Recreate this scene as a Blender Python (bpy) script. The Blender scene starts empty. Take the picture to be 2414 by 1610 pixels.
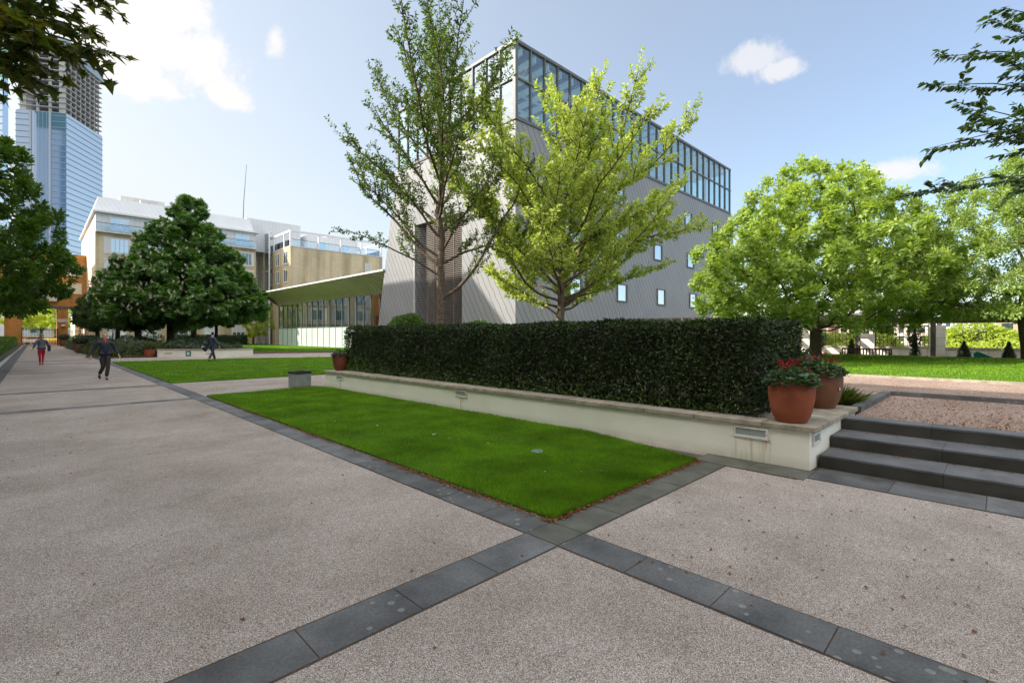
import bpy, bmesh, math, random
import numpy as np
from mathutils import Vector, Matrix

S = bpy.context.scene
COL = S.collection
R = math.radians

# ------------------------------------------------------------------ camera
cam_d = bpy.data.cameras.new("camera")
cam = bpy.data.objects.new("camera", cam_d)
COL.objects.link(cam)
S.camera = cam
cam.location = (0, 0, 1.70)
cam.rotation_euler = (R(90), 0, R(45.4 - 90))
cam_d.sensor_width = 36.0
cam_d.lens = 36.0 * 1138 / 2414
cam_d.shift_y = -16.0 / 2414
cam_d.clip_start = 0.1
cam_d.clip_end = 3000

# ------------------------------------------------------------------ sky and sun
SUN = Vector((-1.0, 0.80, 0.80)).normalized()
SUN_EL = math.asin(SUN.z)
SUN_AZ = math.atan2(SUN.x, SUN.y)          # clockwise from +Y
W = bpy.data.worlds.new("World")
S.world = W
W.use_nodes = True
wt = W.node_tree
wt.nodes.clear()
def wn(t, **k):
    n = wt.nodes.new(t)
    for a, b in k.items():
        setattr(n, a, b)
    return n
def wmath(op, a, b=None, c=None, clamp=False):
    n = wn('ShaderNodeMath', operation=op, use_clamp=clamp)
    for i, v in enumerate((a, b, c)):
        if v is None: continue
        if isinstance(v, (int, float)): n.inputs[i].default_value = v
        else: wt.links.new(v, n.inputs[i])
    return n.outputs[0]
w_out = wn('ShaderNodeOutputWorld')
w_bg = wn('ShaderNodeBackground')
w_bg.inputs['Strength'].default_value = 0.12
w_sky = wn('ShaderNodeTexSky', sky_type='NISHITA', sun_disc=False)
w_sky.sun_elevation = SUN_EL
w_sky.sun_rotation = SUN_AZ % (2 * math.pi)
w_sky.air_density = 1.0
w_sky.dust_density = 0.6
w_sky.ozone_density = 2.0
w_co = wn('ShaderNodeTexCoord')
w_no = wn('ShaderNodeTexNoise')
w_no.inputs['Scale'].default_value = 9.0
w_no.inputs['Detail'].default_value = 7.0
w_no.inputs['Roughness'].default_value = 0.68
w_no.inputs['Distortion'].default_value = 0.3
wt.links.new(w_co.outputs['Generated'], w_no.inputs['Vector'])
# clouds: (azimuth, elevation, half width, half height) in degrees, opacity
CLOUDS = [(82.7, 28.6, 5.6, 5.0, 1), (79.6, 25.6, 5.0, 3.2, 1), (84.5, 24.2, 5.4, 3.2, 1), (76.0, 23.2, 2.6, 1.5, .9),
          (71.5, 28.6, 1.3, 1.9, .85), (18.9, 27.0, 3.3, 1.6, .65), (16.6, 25.6, 2.3, 1.1, .7), (7.1, 14.9, 3.0, 1.2, .8),
          (95, 36, 9, 7, 1), (118, 24, 12, 6, .9)]
FILL_CLOUDS = [(150, 50, 30, 16, 1), (215, 45, 34, 18, 1), (280, 45, 26, 16, 1), (330, 62, 20, 12, .9), (190, 78, 24, 10, .9)]  # unseen bright clouds added outside the view to lift the shade
mask = None; mask2 = None
for az, el, a, b, op in CLOUDS + FILL_CLOUDS:
    az, el, a, b = R(az), R(el), R(a), R(b)
    f = Vector((math.cos(az) * math.cos(el), math.sin(az) * math.cos(el), math.sin(el)))
    r_ = Vector((math.sin(az), -math.cos(az), 0))
    u_ = r_.cross(f)
    def dot(v):
        n = wn('ShaderNodeVectorMath', operation='DOT_PRODUCT')
        wt.links.new(w_co.outputs['Generated'], n.inputs[0])
        n.inputs[1].default_value = v
        return n.outputs['Value']
    dx = wmath('MULTIPLY', dot(r_), 1 / math.tan(a)); dy = wmath('MULTIPLY', dot(u_), 1 / math.tan(b))
    q = wmath('SQRT', wmath('ADD', wmath('POWER', dx, 2.0), wmath('POWER', dy, 2.0)))
    q = wmath('ADD', q, wmath('MULTIPLY', wmath('LESS_THAN', dot(f), 0.2), 50.0))
    q = wmath('ADD', q, wmath('MULTIPLY', wmath('SUBTRACT', w_no.outputs['Fac'], 0.5), 2.9))
    mr = wn('ShaderNodeMapRange', interpolation_type='SMOOTHSTEP')
    wt.links.new(q, mr.inputs['Value'])
    mr.inputs['From Min'].default_value = 1.10; mr.inputs['From Max'].default_value = 0.45
    mr.inputs['To Min'].default_value = 0; mr.inputs['To Max'].default_value = op
    if (math.degrees(az), b) and any(abs(R(q[0]) - az) < 1e-6 for q in FILL_CLOUDS): mask2 = mr.outputs[0] if mask2 is None else wmath('MAXIMUM', mask2, mr.outputs[0])
    else: mask = mr.outputs[0] if mask is None else wmath('MAXIMUM', mask, mr.outputs[0])
# thin milky veil: strongest low over the horizon and towards the sun
sx = wn('ShaderNodeSeparateXYZ'); wt.links.new(w_co.outputs['Generated'], sx.inputs[0])
veil = wmath('POWER', wmath('SUBTRACT', 1.0, wmath('ABSOLUTE', sx.outputs['Z']), clamp=True), 3.0)
n_ = wn('ShaderNodeVectorMath', operation='DOT_PRODUCT'); wt.links.new(w_co.outputs['Generated'], n_.inputs[0])
n_.inputs[1].default_value = SUN
sunw = wmath('POWER', wmath('MULTIPLY_ADD', n_.outputs['Value'], 0.5, 0.5, clamp=True), 2.2)
veil = wmath('ADD', wmath('MULTIPLY', wmath('MULTIPLY', veil, sunw), 1.9), wmath('MULTIPLY', sunw, 0.62), clamp=True)
veil = wmath('ADD', veil, 0.16, clamp=True)
mixv = wn('ShaderNodeMix', data_type='RGBA'); wt.links.new(veil, mixv.inputs['Factor'])
wt.links.new(w_sky.outputs[0], mixv.inputs['A']); mixv.inputs['B'].default_value = (3.72, 3.98, 4.15, 1)
mixc = wn('ShaderNodeMix', data_type='RGBA'); wt.links.new(mask, mixc.inputs['Factor'])
wt.links.new(mixv.outputs['Result'], mixc.inputs['A']); mixc.inputs['B'].default_value = (4.35, 4.2, 4.1, 1)
mixd = wn('ShaderNodeMix', data_type='RGBA'); wt.links.new(mask2, mixd.inputs['Factor'])
wt.links.new(mixc.outputs['Result'], mixd.inputs['A']); mixd.inputs['B'].default_value = (13, 12.6, 12.2, 1)
glow = wmath('MULTIPLY', wmath('POWER', wmath('MAXIMUM', n_.outputs['Value'], 0.0), 10.0), 14.0)
addg = wn('ShaderNodeMix', data_type='RGBA', blend_type='ADD'); addg.inputs['Factor'].default_value = 1
wt.links.new(mixd.outputs['Result'], addg.inputs['A']); wt.links.new(glow, addg.inputs['B'])
wt.links.new(addg.outputs['Result'], w_bg.inputs['Color'])
wt.links.new(w_bg.outputs[0], w_out.inputs['Surface'])

sun_d = bpy.data.lights.new("sun", 'SUN')
sun_d.energy = 4.0
sun_d.angle = R(0.5)
sun_d.color = (1.0, 0.93, 0.80)
sun = bpy.data.objects.new("sun", sun_d)
COL.objects.link(sun)
sun.rotation_euler = (-SUN).to_track_quat('-Z', 'Y').to_euler()
sun.location = SUN * 60

S.view_settings.view_transform = 'Standard'
S.view_settings.look = 'None'
S.view_settings.gamma = 1.0
S.view_settings.exposure = 1.0
S.cycles.use_denoising = True
S.cycles.max_bounces = 6
S.cycles.transparent_max_bounces = 12
S.cycles.transmission_bounces = 4

# ------------------------------------------------------------------ materials
MATS = {}
def mat(name, c1, c2=None, scale=4.0, rough=0.7, bump=0.0, bscale=None, spec=0.4, metal=0.0, detail=4.0, island=0.0, gen=None):
    if name in MATS: return MATS[name]
    m = bpy.data.materials.new(name); m.use_nodes = True; MATS[name] = m
    nt = m.node_tree; P = nt.nodes['Principled BSDF']; L = nt.links
    P.inputs['Roughness'].default_value = rough
    P.inputs['Specular IOR Level'].default_value = spec
    P.inputs['Metallic'].default_value = metal
    tc = nt.nodes.new('ShaderNodeTexCoord')
    c2 = c2 or tuple(v * 0.82 for v in c1)
    no = nt.nodes.new('ShaderNodeTexNoise'); no.inputs['Scale'].default_value = scale; no.inputs['Detail'].default_value = detail
    L.new(tc.outputs['Object'], no.inputs['Vector'])
    mr = nt.nodes.new('ShaderNodeMapRange'); mr.inputs['From Min'].default_value = 0.32; mr.inputs['From Max'].default_value = 0.68
    L.new(no.outputs['Fac'], mr.inputs['Value'])
    mx = nt.nodes.new('ShaderNodeMix'); mx.data_type = 'RGBA'
    mx.inputs['A'].default_value = (*c1, 1); mx.inputs['B'].default_value = (*c2, 1)
    L.new(mr.outputs[0], mx.inputs['Factor'])
    col = mx.outputs['Result']
    if island:
        g = nt.nodes.new('ShaderNodeNewGeometry')
        h = nt.nodes.new('ShaderNodeHueSaturation')
        mm = nt.nodes.new('ShaderNodeMapRange'); mm.inputs['To Min'].default_value = 1 - island; mm.inputs['To Max'].default_value = 1 + island
        L.new(g.outputs['Random Per Island'], mm.inputs['Value']); L.new(mm.outputs[0], h.inputs['Value'])
        L.new(col, h.inputs['Color']); col = h.outputs['Color']
    if gen: col = gen(nt, tc, col)
    L.new(col, P.inputs['Base Color'])
    if bump:
        nb = nt.nodes.new('ShaderNodeTexNoise'); nb.inputs['Scale'].default_value = bscale or scale * 6; nb.inputs['Detail'].default_value = 6
        L.new(tc.outputs['Object'], nb.inputs['Vector'])
        b = nt.nodes.new('ShaderNodeBump'); b.inputs['Strength'].default_value = bump; b.inputs['Distance'].default_value = 0.02
        L.new(nb.outputs['Fac'], b.inputs['Height']); L.new(b.outputs[0], P.inputs['Normal'])
    return m

def leafmat(name, c1, c2, trans=0.45, rough=0.5, gloss=0.3, tcol=None, patch=0.0, pscale=1.2):
    """leaf: per-leaf colour variation, light coming through the blade"""
    m = bpy.data.materials.new(name); m.use_nodes = True; MATS[name] = m
    nt = m.node_tree; L = nt.links; nt.nodes.clear()
    out = nt.nodes.new('ShaderNodeOutputMaterial')
    g = nt.nodes.new('ShaderNodeNewGeometry')
    mx = nt.nodes.new('ShaderNodeMix'); mx.data_type = 'RGBA'
    mx.inputs['A'].default_value = (*c1, 1); mx.inputs['B'].default_value = (*c2, 1)
    L.new(g.outputs['Random Per Island'], mx.inputs['Factor'])
    col = mx.outputs['Result']
    if patch:
        tc = nt.nodes.new('ShaderNodeTexCoord'); no = nt.nodes.new('ShaderNodeTexNoise'); no.inputs['Scale'].default_value = pscale; no.inputs['Detail'].default_value = 7; no.inputs['Roughness'].default_value = .65
        L.new(tc.outputs['Object'], no.inputs['Vector'])
        q = ramp(nt, no.outputs['Fac'], [(.34, ((1 - patch) * 1.08, 1 - patch, 1 - patch)), (.66, (1 + patch * .9, 1 + patch * .6, 1.0))])
        mp = nt.nodes.new('ShaderNodeMix'); mp.data_type = 'RGBA'; mp.blend_type = 'MULTIPLY'; mp.inputs['Factor'].default_value = 1
        L.new(col, mp.inputs['A']); L.new(q, mp.inputs['B']); col = mp.outputs['Result']
    P = nt.nodes.new('ShaderNodeBsdfPrincipled'); P.inputs['Roughness'].default_value = rough
    P.inputs['Specular IOR Level'].default_value = gloss
    L.new(col, P.inputs['Base Color'])
    T = nt.nodes.new('ShaderNodeBsdfTranslucent')
    h = nt.nodes.new('ShaderNodeMix'); h.data_type = 'RGBA'; h.blend_type = 'MULTIPLY'; h.inputs['Factor'].default_value = 1
    L.new(col, h.inputs['A']); h.inputs['B'].default_value = (*(tcol or (1.9, 1.75, 0.6)), 1)
    L.new(h.outputs['Result'], T.inputs['Color'])
    ms = nt.nodes.new('ShaderNodeMixShader'); ms.inputs[0].default_value = trans
    L.new(P.outputs[0], ms.inputs[1]); L.new(T.outputs[0], ms.inputs[2]); L.new(ms.outputs[0], out.inputs['Surface'])
    return m

def glassmat(name, tint, refl=0.35, rough=0.02, opaque=None):
    m = bpy.data.materials.new(name); m.use_nodes = True; MATS[name] = m
    nt = m.node_tree; L = nt.links; nt.nodes.clear()
    out = nt.nodes.new('ShaderNodeOutputMaterial')
    G = nt.nodes.new('ShaderNodeBsdfGlossy'); G.inputs['Roughness'].default_value = rough; G.inputs['Color'].default_value = (.92, .97, 1, 1)
    if opaque:
        B = nt.nodes.new('ShaderNodeBsdfDiffuse'); B.inputs['Color'].default_value = (*opaque, 1)
    else:
        B = nt.nodes.new('ShaderNodeBsdfTransparent'); B.inputs['Color'].default_value = (*tint, 1)
    lw = nt.nodes.new('ShaderNodeLayerWeight'); lw.inputs['Blend'].default_value = 0.35
    mr = nt.nodes.new('ShaderNodeMapRange'); mr.inputs['To Min'].default_value = refl; mr.inputs['To Max'].default_value = 1.0
    L.new(lw.outputs['Fresnel'], mr.inputs['Value'])
    ms = nt.nodes.new('ShaderNodeMixShader')
    L.new(mr.outputs[0], ms.inputs[0]); L.new(B.outputs[0], ms.inputs[1]); L.new(G.outputs[0], ms.inputs[2])
    L.new(ms.outputs[0], out.inputs['Surface'])
    return m

def ramp(nt, fac, stops):
    r = nt.nodes.new('ShaderNodeValToRGB'); e = r.color_ramp.elements
    while len(e) < len(stops): e.new(0.5)
    for i, (p, c) in enumerate(stops):
        e[i].position = p; e[i].color = (*c, 1)
    nt.links.new(fac, r.inputs[0]); return r.outputs[0]

def pebble(stops, scale, stain=0.75, green=(0.2, 0.2, 0.13)):
    def f(nt, tc, col):
        L = nt.links
        v = nt.nodes.new('ShaderNodeTexVoronoi'); v.inputs['Scale'].default_value = scale
        L.new(tc.outputs['Object'], v.inputs['Vector'])
        s = nt.nodes.new('ShaderNodeSeparateColor'); L.new(v.outputs['Color'], s.inputs[0])
        c = ramp(nt, s.outputs[0], stops)
        # dark gaps between the pebbles
        d = nt.nodes.new('ShaderNodeMapRange'); d.inputs['From Min'].default_value = 0.35; d.inputs['From Max'].default_value = 0.75
        d.inputs['To Min'].default_value = 1; d.inputs['To Max'].default_value = 0.5
        L.new(v.outputs['Distance'], d.inputs['Value'])
        m1 = nt.nodes.new('ShaderNodeMix'); m1.data_type = 'RGBA'; m1.blend_type = 'MULTIPLY'; m1.inputs['Factor'].default_value = 1
        L.new(c, m1.inputs['A']); L.new(d.outputs[0], m1.inputs['B'])
        n = nt.nodes.new('ShaderNodeTexNoise'); n.inputs['Scale'].default_value = 0.55; n.inputs['Detail'].default_value = 10; n.inputs['Roughness'].default_value = .72
        L.new(tc.outputs['Object'], n.inputs['Vector'])
        q = ramp(nt, n.outputs['Fac'], [(0.30, (stain, stain * .97, stain * .92)), (0.62, (1.03, 1.03, 1.03))])
        m2 = nt.nodes.new('ShaderNodeMix'); m2.data_type = 'RGBA'; m2.blend_type = 'MULTIPLY'; m2.inputs['Factor'].default_value = 1
        L.new(m1.outputs['Result'], m2.inputs['A']); L.new(q, m2.inputs['B'])
        return m2.outputs['Result']
    return f

M_path = mat('resin_gravel', (.4, .35, .33), rough=.85, bump=.35, bscale=160, spec=.25,
             gen=pebble([(0, (.12, .09, .07)), (.25, (.345, .28, .238)), (.5, (.485, .405, .352)), (.75, (.61, .525, .465)), (1, (.97, .90, .83))], 260, .62))
M_redgravel = mat('red_gravel', (.4, .3, .28), rough=.9, bump=.5, bscale=90, spec=.2,
             gen=pebble([(0, (.14, .08, .06)), (.3, (.33, .215, .165)), (.6, (.46, .33, .27)), (1, (.68, .56, .48))], 85, .68))
def lichen(nt, tc, col):
    L = nt.links; v = nt.nodes.new('ShaderNodeTexVoronoi'); v.inputs['Scale'].default_value = 13; L.new(tc.outputs['Object'], v.inputs['Vector'])
    n = nt.nodes.new('ShaderNodeTexNoise'); n.inputs['Scale'].default_value = 1.1; n.inputs['Detail'].default_value = 3; L.new(tc.outputs['Object'], n.inputs['Vector'])
    n2 = nt.nodes.new('ShaderNodeTexNoise'); n2.inputs['Scale'].default_value = 60; n2.inputs['Detail'].default_value = 4; L.new(tc.outputs['Object'], n2.inputs['Vector'])
    def M(op, a, b):
        q = nt.nodes.new('ShaderNodeMath'); q.operation = op; q.use_clamp = True
        for i, w in enumerate((a, b)):
            if isinstance(w, (int, float)): q.inputs[i].default_value = w
            else: L.new(w, q.inputs[i])
        return q.outputs[0]
    s = nt.nodes.new('ShaderNodeSeparateColor'); L.new(v.outputs['Color'], s.inputs[0])
    spot = M('MULTIPLY', M('LESS_THAN', M('ADD', v.outputs['Distance'], M('MULTIPLY', n2.outputs['Fac'], .25)), .42), M('GREATER_THAN', s.outputs[0], .72))
    spot = M('MULTIPLY', spot, M('GREATER_THAN', n.outputs['Fac'], .52)); spot = M('MULTIPLY', spot, .55)
    x = nt.nodes.new('ShaderNodeMix'); x.data_type = 'RGBA'; L.new(spot, x.inputs['Factor']); L.new(col, x.inputs['A']); x.inputs['B'].default_value = (.28, .28, .26, 1)
    g = ramp(nt, n2.outputs['Fac'], [(.3, (.78, .78, .78)), (.7, (1.18, 1.18, 1.18))])
    y = nt.nodes.new('ShaderNodeMix'); y.data_type = 'RGBA'; y.blend_type = 'MULTIPLY'; y.inputs['Factor'].default_value = 1; L.new(x.outputs['Result'], y.inputs['A']); L.new(g, y.inputs['B'])
    return y.outputs['Result']
M_slab = mat('slate_paving', (.072, .073, .073), (.155, .156, .154), 2.6, .68, .2, 45, .3, island=.28, detail=14, gen=lichen)
M_slabG = mat('mossy_paving', (.072, .073, .058), (.125, .124, .102), 4, .65, .15, 40, .3, island=.15, detail=8)
M_step = mat('slate_step', (.042, .039, .031), (.072, .069, .060), 2.5, .75, .15, 30, .25, island=.08, detail=8)  # riser tone: shade put into the colour, plus some moss
M_earth = mat('earth', (.06, .045, .03), (.10, .08, .05), 8, .95, .5, 40)
M_coping = mat('sandstone_coping', (.42, .37, .29), (.25, .22, .17), 6, .85, .35, 45, .25, island=.12, detail=9)
M_white = mat('white_render', (.82, .79, .70), (.76, .73, .64), 2.0, .8, .25, 90, .25)
M_terra = mat('terracotta', (.32, .088, .042), (.20, .06, .032), 4, .8, .15, 60, .25, detail=7)
M_terraD = mat('brown_terracotta', (.22, .095, .05), (.14, .065, .035), 4, .7, .15, 60, .3, detail=7)
M_metalL = mat('painted_steel', (.80, .77, .70), (.66, .63, .56), 30, .5, .1, 60)
M_dark = mat('black_metal', (.02, .02, .022), (.035, .035, .035), 20, .5)
M_lens = glassmat('frosted_lens', (.5, .5, .5), .08, .3, opaque=(.30, .34, .33))
M_bark = mat('bark', (.13, .10, .075), (.055, .042, .033), 14, .9, .9, 40, .2, detail=8)
M_barkL = mat('pale_bark', (.20, .155, .11), (.085, .065, .05), 12, .9, .8, 40, .2, detail=8)
M_core = mat('dark_twigs', (.018, .02, .010), (.03, .026, .016), 10, .9)

# ------------------------------------------------------------------ helpers
def origin(o):
    v = Vector((0, 0, 0))
    while o is not None:
        v += o.location; o = o.parent
    return v
def tag(o, label=None, cat=None, group=None, kind=None):
    if label: o['label'] = label
    if cat: o['category'] = cat
    if group: o['group'] = group
    if kind: o['kind'] = kind
    return o
def thing(name, label, cat, loc=(0, 0, 0), group=None):
    o = bpy.data.objects.new(name, None); COL.objects.link(o)
    o.location = loc; o.empty_display_size = .3
    return tag(o, label, cat, group)
class MB:
    def __init__(s): s.v = []; s.f = []; s.m = []; s.mi = 0
    def quad(s, a, b, c, d):
        n = len(s.v); s.v += [a, b, c, d]; s.f.append((n, n + 1, n + 2, n + 3)); s.m.append(s.mi); return s
    def poly(s, pts):
        n = len(s.v); s.v += [tuple(p) for p in pts]; s.f.append(tuple(range(n, n + len(pts)))); s.m.append(s.mi); return s
    def box(s, x0, x1, y0, y1, z0, z1):
        if x0 > x1: x0, x1 = x1, x0
        if y0 > y1: y0, y1 = y1, y0
        if z0 > z1: z0, z1 = z1, z0
        n = len(s.v)
        s.v += [(x0, y0, z0), (x1, y0, z0), (x1, y1, z0), (x0, y1, z0), (x0, y0, z1), (x1, y0, z1), (x1, y1, z1), (x0, y1, z1)]
        for f in ((0, 3, 2, 1), (4, 5, 6, 7), (0, 1, 5, 4), (1, 2, 6, 5), (2, 3, 7, 6), (3, 0, 4, 7)):
            s.f.append(tuple(n + i for i in f)); s.m.append(s.mi)
        return s
    def prism(s, pts, z0, z1):
        n = len(s.v); k = len(pts)
        s.v += [(p[0], p[1], z0) for p in pts] + [(p[0], p[1], z1) for p in pts]
        s.f.append(tuple(n + i for i in reversed(range(k)))); s.m.append(s.mi)
        s.f.append(tuple(n + k + i for i in range(k))); s.m.append(s.mi)
        for i in range(k):
            j = (i + 1) % k
            s.f.append((n + i, n + j, n + k + j, n + k + i)); s.m.append(s.mi)
        return s
    def bar(s, a, b, w, h=None):
        """square bar from a to b"""
        a = Vector(a); b = Vector(b); h = h or w
        d = (b - a).normalized(); up = Vector((0, 0, 1)) if abs(d.z) < .95 else Vector((1, 0, 0))
        r = d.cross(up).normalized() * w / 2; u = r.cross(d).normalized() * h / 2
        n = len(s.v)
        for p in (a, b):
            for q in (-r - u, r - u, r + u, -r + u): s.v.append(tuple(p + q))
        for f in ((0, 1, 2, 3), (7, 6, 5, 4), (0, 4, 5, 1), (1, 5, 6, 2), (2, 6, 7, 3), (3, 7, 4, 0)):
            s.f.append(tuple(n + i for i in f)); s.m.append(s.mi)
        return s
    def tube(s, pts, rad, k=8, cap=True):
        pts = [Vector(p) for p in pts]
        if isinstance(rad, (int, float)): rad = [rad] * len(pts)
        prev = None; base = len(s.v); ref = None
        for i, p in enumerate(pts):
            d = (pts[min(i + 1, len(pts) - 1)] - pts[max(i - 1, 0)])
            d = d.normalized() if d.length > 1e-9 else Vector((0, 0, 1))
            if ref is None: ref = Vector((1, 0, 0)) if abs(d.x) < .8 else Vector((0, 1, 0))
            u = (ref - d * ref.dot(d)).normalized(); ref = u; w = d.cross(u)
            for j in range(k):
                a = 2 * math.pi * j / k
                s.v.append(tuple(p + (u * math.cos(a) + w * math.sin(a)) * rad[i]))
        for i in range(len(pts) - 1):
            for j in range(k):
                a = base + i * k + j; b = base + i * k + (j + 1) % k
                s.f.append((a, b, b + k, a + k)); s.m.append(s.mi)
        if cap:
            s.f.append(tuple(base + j for j in reversed(range(k)))); s.m.append(s.mi)
            e = base + (len(pts) - 1) * k
            s.f.append(tuple(e + j for j in range(k))); s.m.append(s.mi)
        return s
    def lathe(s, c, prof, k=24):
        base = len(s.v)
        for r, z in prof:
            for j in range(k):
                a = 2 * math.pi * j / k
                s.v.append((c[0] + r * math.cos(a), c[1] + r * math.sin(a), c[2] + z))
        for i in range(len(prof) - 1):
            for j in range(k):
                a = base + i * k + j; b = base + i * k + (j + 1) % k
                s.f.append((a, b, b + k, a + k)); s.m.append(s.mi)
        s.f.append(tuple(base + j for j in reversed(range(k)))); s.m.append(s.mi)
        e = base + (len(prof) - 1) * k
        s.f.append(tuple(e + j for j in range(k))); s.m.append(s.mi)
        return s
    def ball(s, c, rx, ry=None, rz=None, seg=12, rings=8, f=None):
        ry = ry or rx; rz = rz or rx; base = len(s.v)
        for i in range(1, rings):
            t = math.pi * i / rings
            for j in range(seg):
                a = 2 * math.pi * j / seg
                x, y, z = math.sin(t) * math.cos(a), math.sin(t) * math.sin(a), math.cos(t)
                q = f(x, y, z) if f else 1
                s.v.append((c[0] + rx * x * q, c[1] + ry * y * q, c[2] + rz * z * q))
        s.v += [(c[0], c[1], c[2] + rz), (c[0], c[1], c[2] - rz)]; T = len(s.v) - 2; B = T + 1
        for i in range(rings - 2):
            for j in range(seg):
                a = base + i * seg + j; b = base + i * seg + (j + 1) % seg
                s.f.append((a, a + seg, b + seg, b)); s.m.append(s.mi)
        for j in range(seg):
            s.f.append((T, base + j, base + (j + 1) % seg)); s.m.append(s.mi)
            e = base + (rings - 2) * seg
            s.f.append((B, e + (j + 1) % seg, e + j)); s.m.append(s.mi)
        return s
    def build(s, name, m, parent=None, smooth=False, bevel=0):
        o0 = origin(parent)
        me = bpy.data.meshes.new(name)
        me.from_pydata([(x - o0.x, y - o0.y, z - o0.z) for x, y, z in s.v], [], s.f)
        for q in (m if isinstance(m, (list, tuple)) else [m]): me.materials.append(q)
        if isinstance(m, (list, tuple)): me.polygons.foreach_set('material_index', s.m)
        if smooth: me.polygons.foreach_set('use_smooth', [True] * len(me.polygons))
        me.update()
        o = bpy.data.objects.new(name, me); COL.objects.link(o)
        if parent: o.parent = parent
        if bevel:
            b = o.modifiers.new('bevel', 'BEVEL'); b.width = bevel; b.segments = 2; b.limit_method = 'ANGLE'
        return o
def struct(mb, name, m, label=None, **k):
    o = mb.build(name, m, **k); o['kind'] = 'structure'
    if label: o['label'] = label
    return o
def copy_tree(o, parent=None):
    c = o.copy(); COL.objects.link(c); c.parent = parent
    for ch in [x for x in bpy.data.objects if x.parent == o]: copy_tree(ch, c)
    return c

# ---- instanced template meshes (leaves, blades) baked into one real mesh
def rotmats(d, n):
    """columns: d (long axis), side, normal-ish n"""
    d = d / np.linalg.norm(d, axis=1, keepdims=True)
    s = np.cross(n, d); s /= np.maximum(np.linalg.norm(s, axis=1, keepdims=True), 1e-9)
    nn = np.cross(d, s)
    return np.stack([d, s, nn], axis=2)
def bake(name, tv, tf, pos, d, n, size, m, parent=None, smooth=False):
    tv = np.array(tv, float); k = len(tv); N = len(pos)
    M = rotmats(d, n)
    V = np.einsum('nij,kj->nki', M, tv) * size[:, None, None] + pos[:, None, :]
    o0 = origin(parent); V = V.reshape(-1, 3) - np.array(o0)
    flat = np.concatenate([np.array(f) for f in tf]); tot = np.array([len(f) for f in tf])
    loops = (flat[None, :] + (np.arange(N) * k)[:, None]).ravel()
    totals = np.tile(tot, N); starts = np.concatenate([[0], np.cumsum(totals)[:-1]])
    me = bpy.data.meshes.new(name)
    me.vertices.add(len(V)); me.vertices.foreach_set('co', V.ravel())
    me.loops.add(len(loops)); me.loops.foreach_set('vertex_index', loops.astype(np.int32))
    me.polygons.add(len(totals)); me.polygons.foreach_set('loop_start', starts.astype(np.int32))
    me.update(calc_edges=True)
    me.materials.append(m)
    o = bpy.data.objects.new(name, me); COL.objects.link(o)
    if parent: o.parent = parent
    return o
LEAF = ([(0, 0, 0), (.35, .24, .05), (.35, -.24, .05), (1, 0, -.08), (.75, .15, 0), (.75, -.15, 0)], [(0, 1, 4, 3), (0, 3, 5, 2)])
LEAFB = ([(0, 0, 0), (.4, .34, .08), (.4, -.34, .08), (1, 0, -.12)], [(0, 1, 3), (0, 3, 2)])
def _maple():
    pts = [(0, 0), (-.12, .30), (.10, .22), (.18, .62), (.38, .26), (1, 0), (.38, -.26), (.18, -.62), (.10, -.22), (-.12, -.30)]
    v = [(x, y, -.15 * abs(y)) for x, y in pts] + [(.2, 0, .03)]
    f = [(10, i, (i + 1) % 10) for i in range(10)]
    return v, f
MAPLE = _maple()
def _palm():
    v = []; f = []
    for a in (-75, -38, 0, 38, 75):
        c, s = math.cos(R(a)), math.sin(R(a)); l = 1.0 if abs(a) < 50 else .7; b = len(v)
        for x, y, z in ((0, 0, 0), (.6 * l, .16, -.03), (l, 0, -.18), (.6 * l, -.16, -.03)):
            v.append((x * c - y * s, x * s + y * c, z))
        f.append((b, b + 1, b + 2)); f.append((b, b + 2, b + 3))
    return v, f
PALM = _palm()

def unit(rng, n):
    v = rng.normal(size=(n, 3)); return v / np.linalg.norm(v, axis=1, keepdims=True)

# ---- trees by space colonisation
def grow(att, pts, par, step=.4, infl=3.0, kill=.8, iters=90, trop=(0, 0, .1), rng=None):
    """att: attraction points (N,3); pts/par: starting skeleton. returns nodes, parents"""
    P = [np.array(p, float) for p in pts]; par = list(par)
    A = att.copy(); near = np.full(len(A), 0); dist = np.full(len(A), 1e9)
    def upd(i0):
        for i in range(i0, len(P)):
            d = np.linalg.norm(A - P[i], axis=1); c = d < dist
            dist[c] = d[c]; near[c] = i
    upd(0)
    trop = np.array(trop)
    for it in range(iters):
        ok = dist < infl
        if not ok.any(): 
            infl *= 1.4
            if infl > 40: break
            continue
        i0 = len(P); stuck = []
        for n in np.unique(near[ok]):
            s = ok & (near == n)
            v = A[s] - P[n]; v /= np.linalg.norm(v, axis=1, keepdims=True)
            d = v.sum(0); d /= max(np.linalg.norm(d), 1e-6); d = d + trop + rng.normal(size=3) * .12; d /= np.linalg.norm(d)
            q = P[n] + d * step
            if np.min(np.linalg.norm(np.array(P[-400:]) - q, axis=1)) < step * .4: stuck.append(s); continue
            P.append(q); par.append(int(n))
        upd(i0)
        keep = dist > kill
        for s in stuck: keep &= ~s
        A = A[keep]; near = near[keep]; dist = dist[keep]
        if len(A) == 0 or len(P) > 9000: break
    return np.array(P), par
def radii(P, par, tip=.006, root=.2, ex=2.3):
    n = len(P); acc = np.zeros(n); ch = [[] for _ in range(n)]
    for i in range(n - 1, 0, -1):
        if acc[i] == 0: acc[i] = tip ** ex
        acc[par[i]] += acc[i]; ch[par[i]].append(i)
    r = acc ** (1 / ex)
    # scale so that the base has the wanted radius, tips stay thin
    e = math.log(root / tip) / math.log(r[0] / tip)
    return tip * (r / tip) ** e, ch
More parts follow.
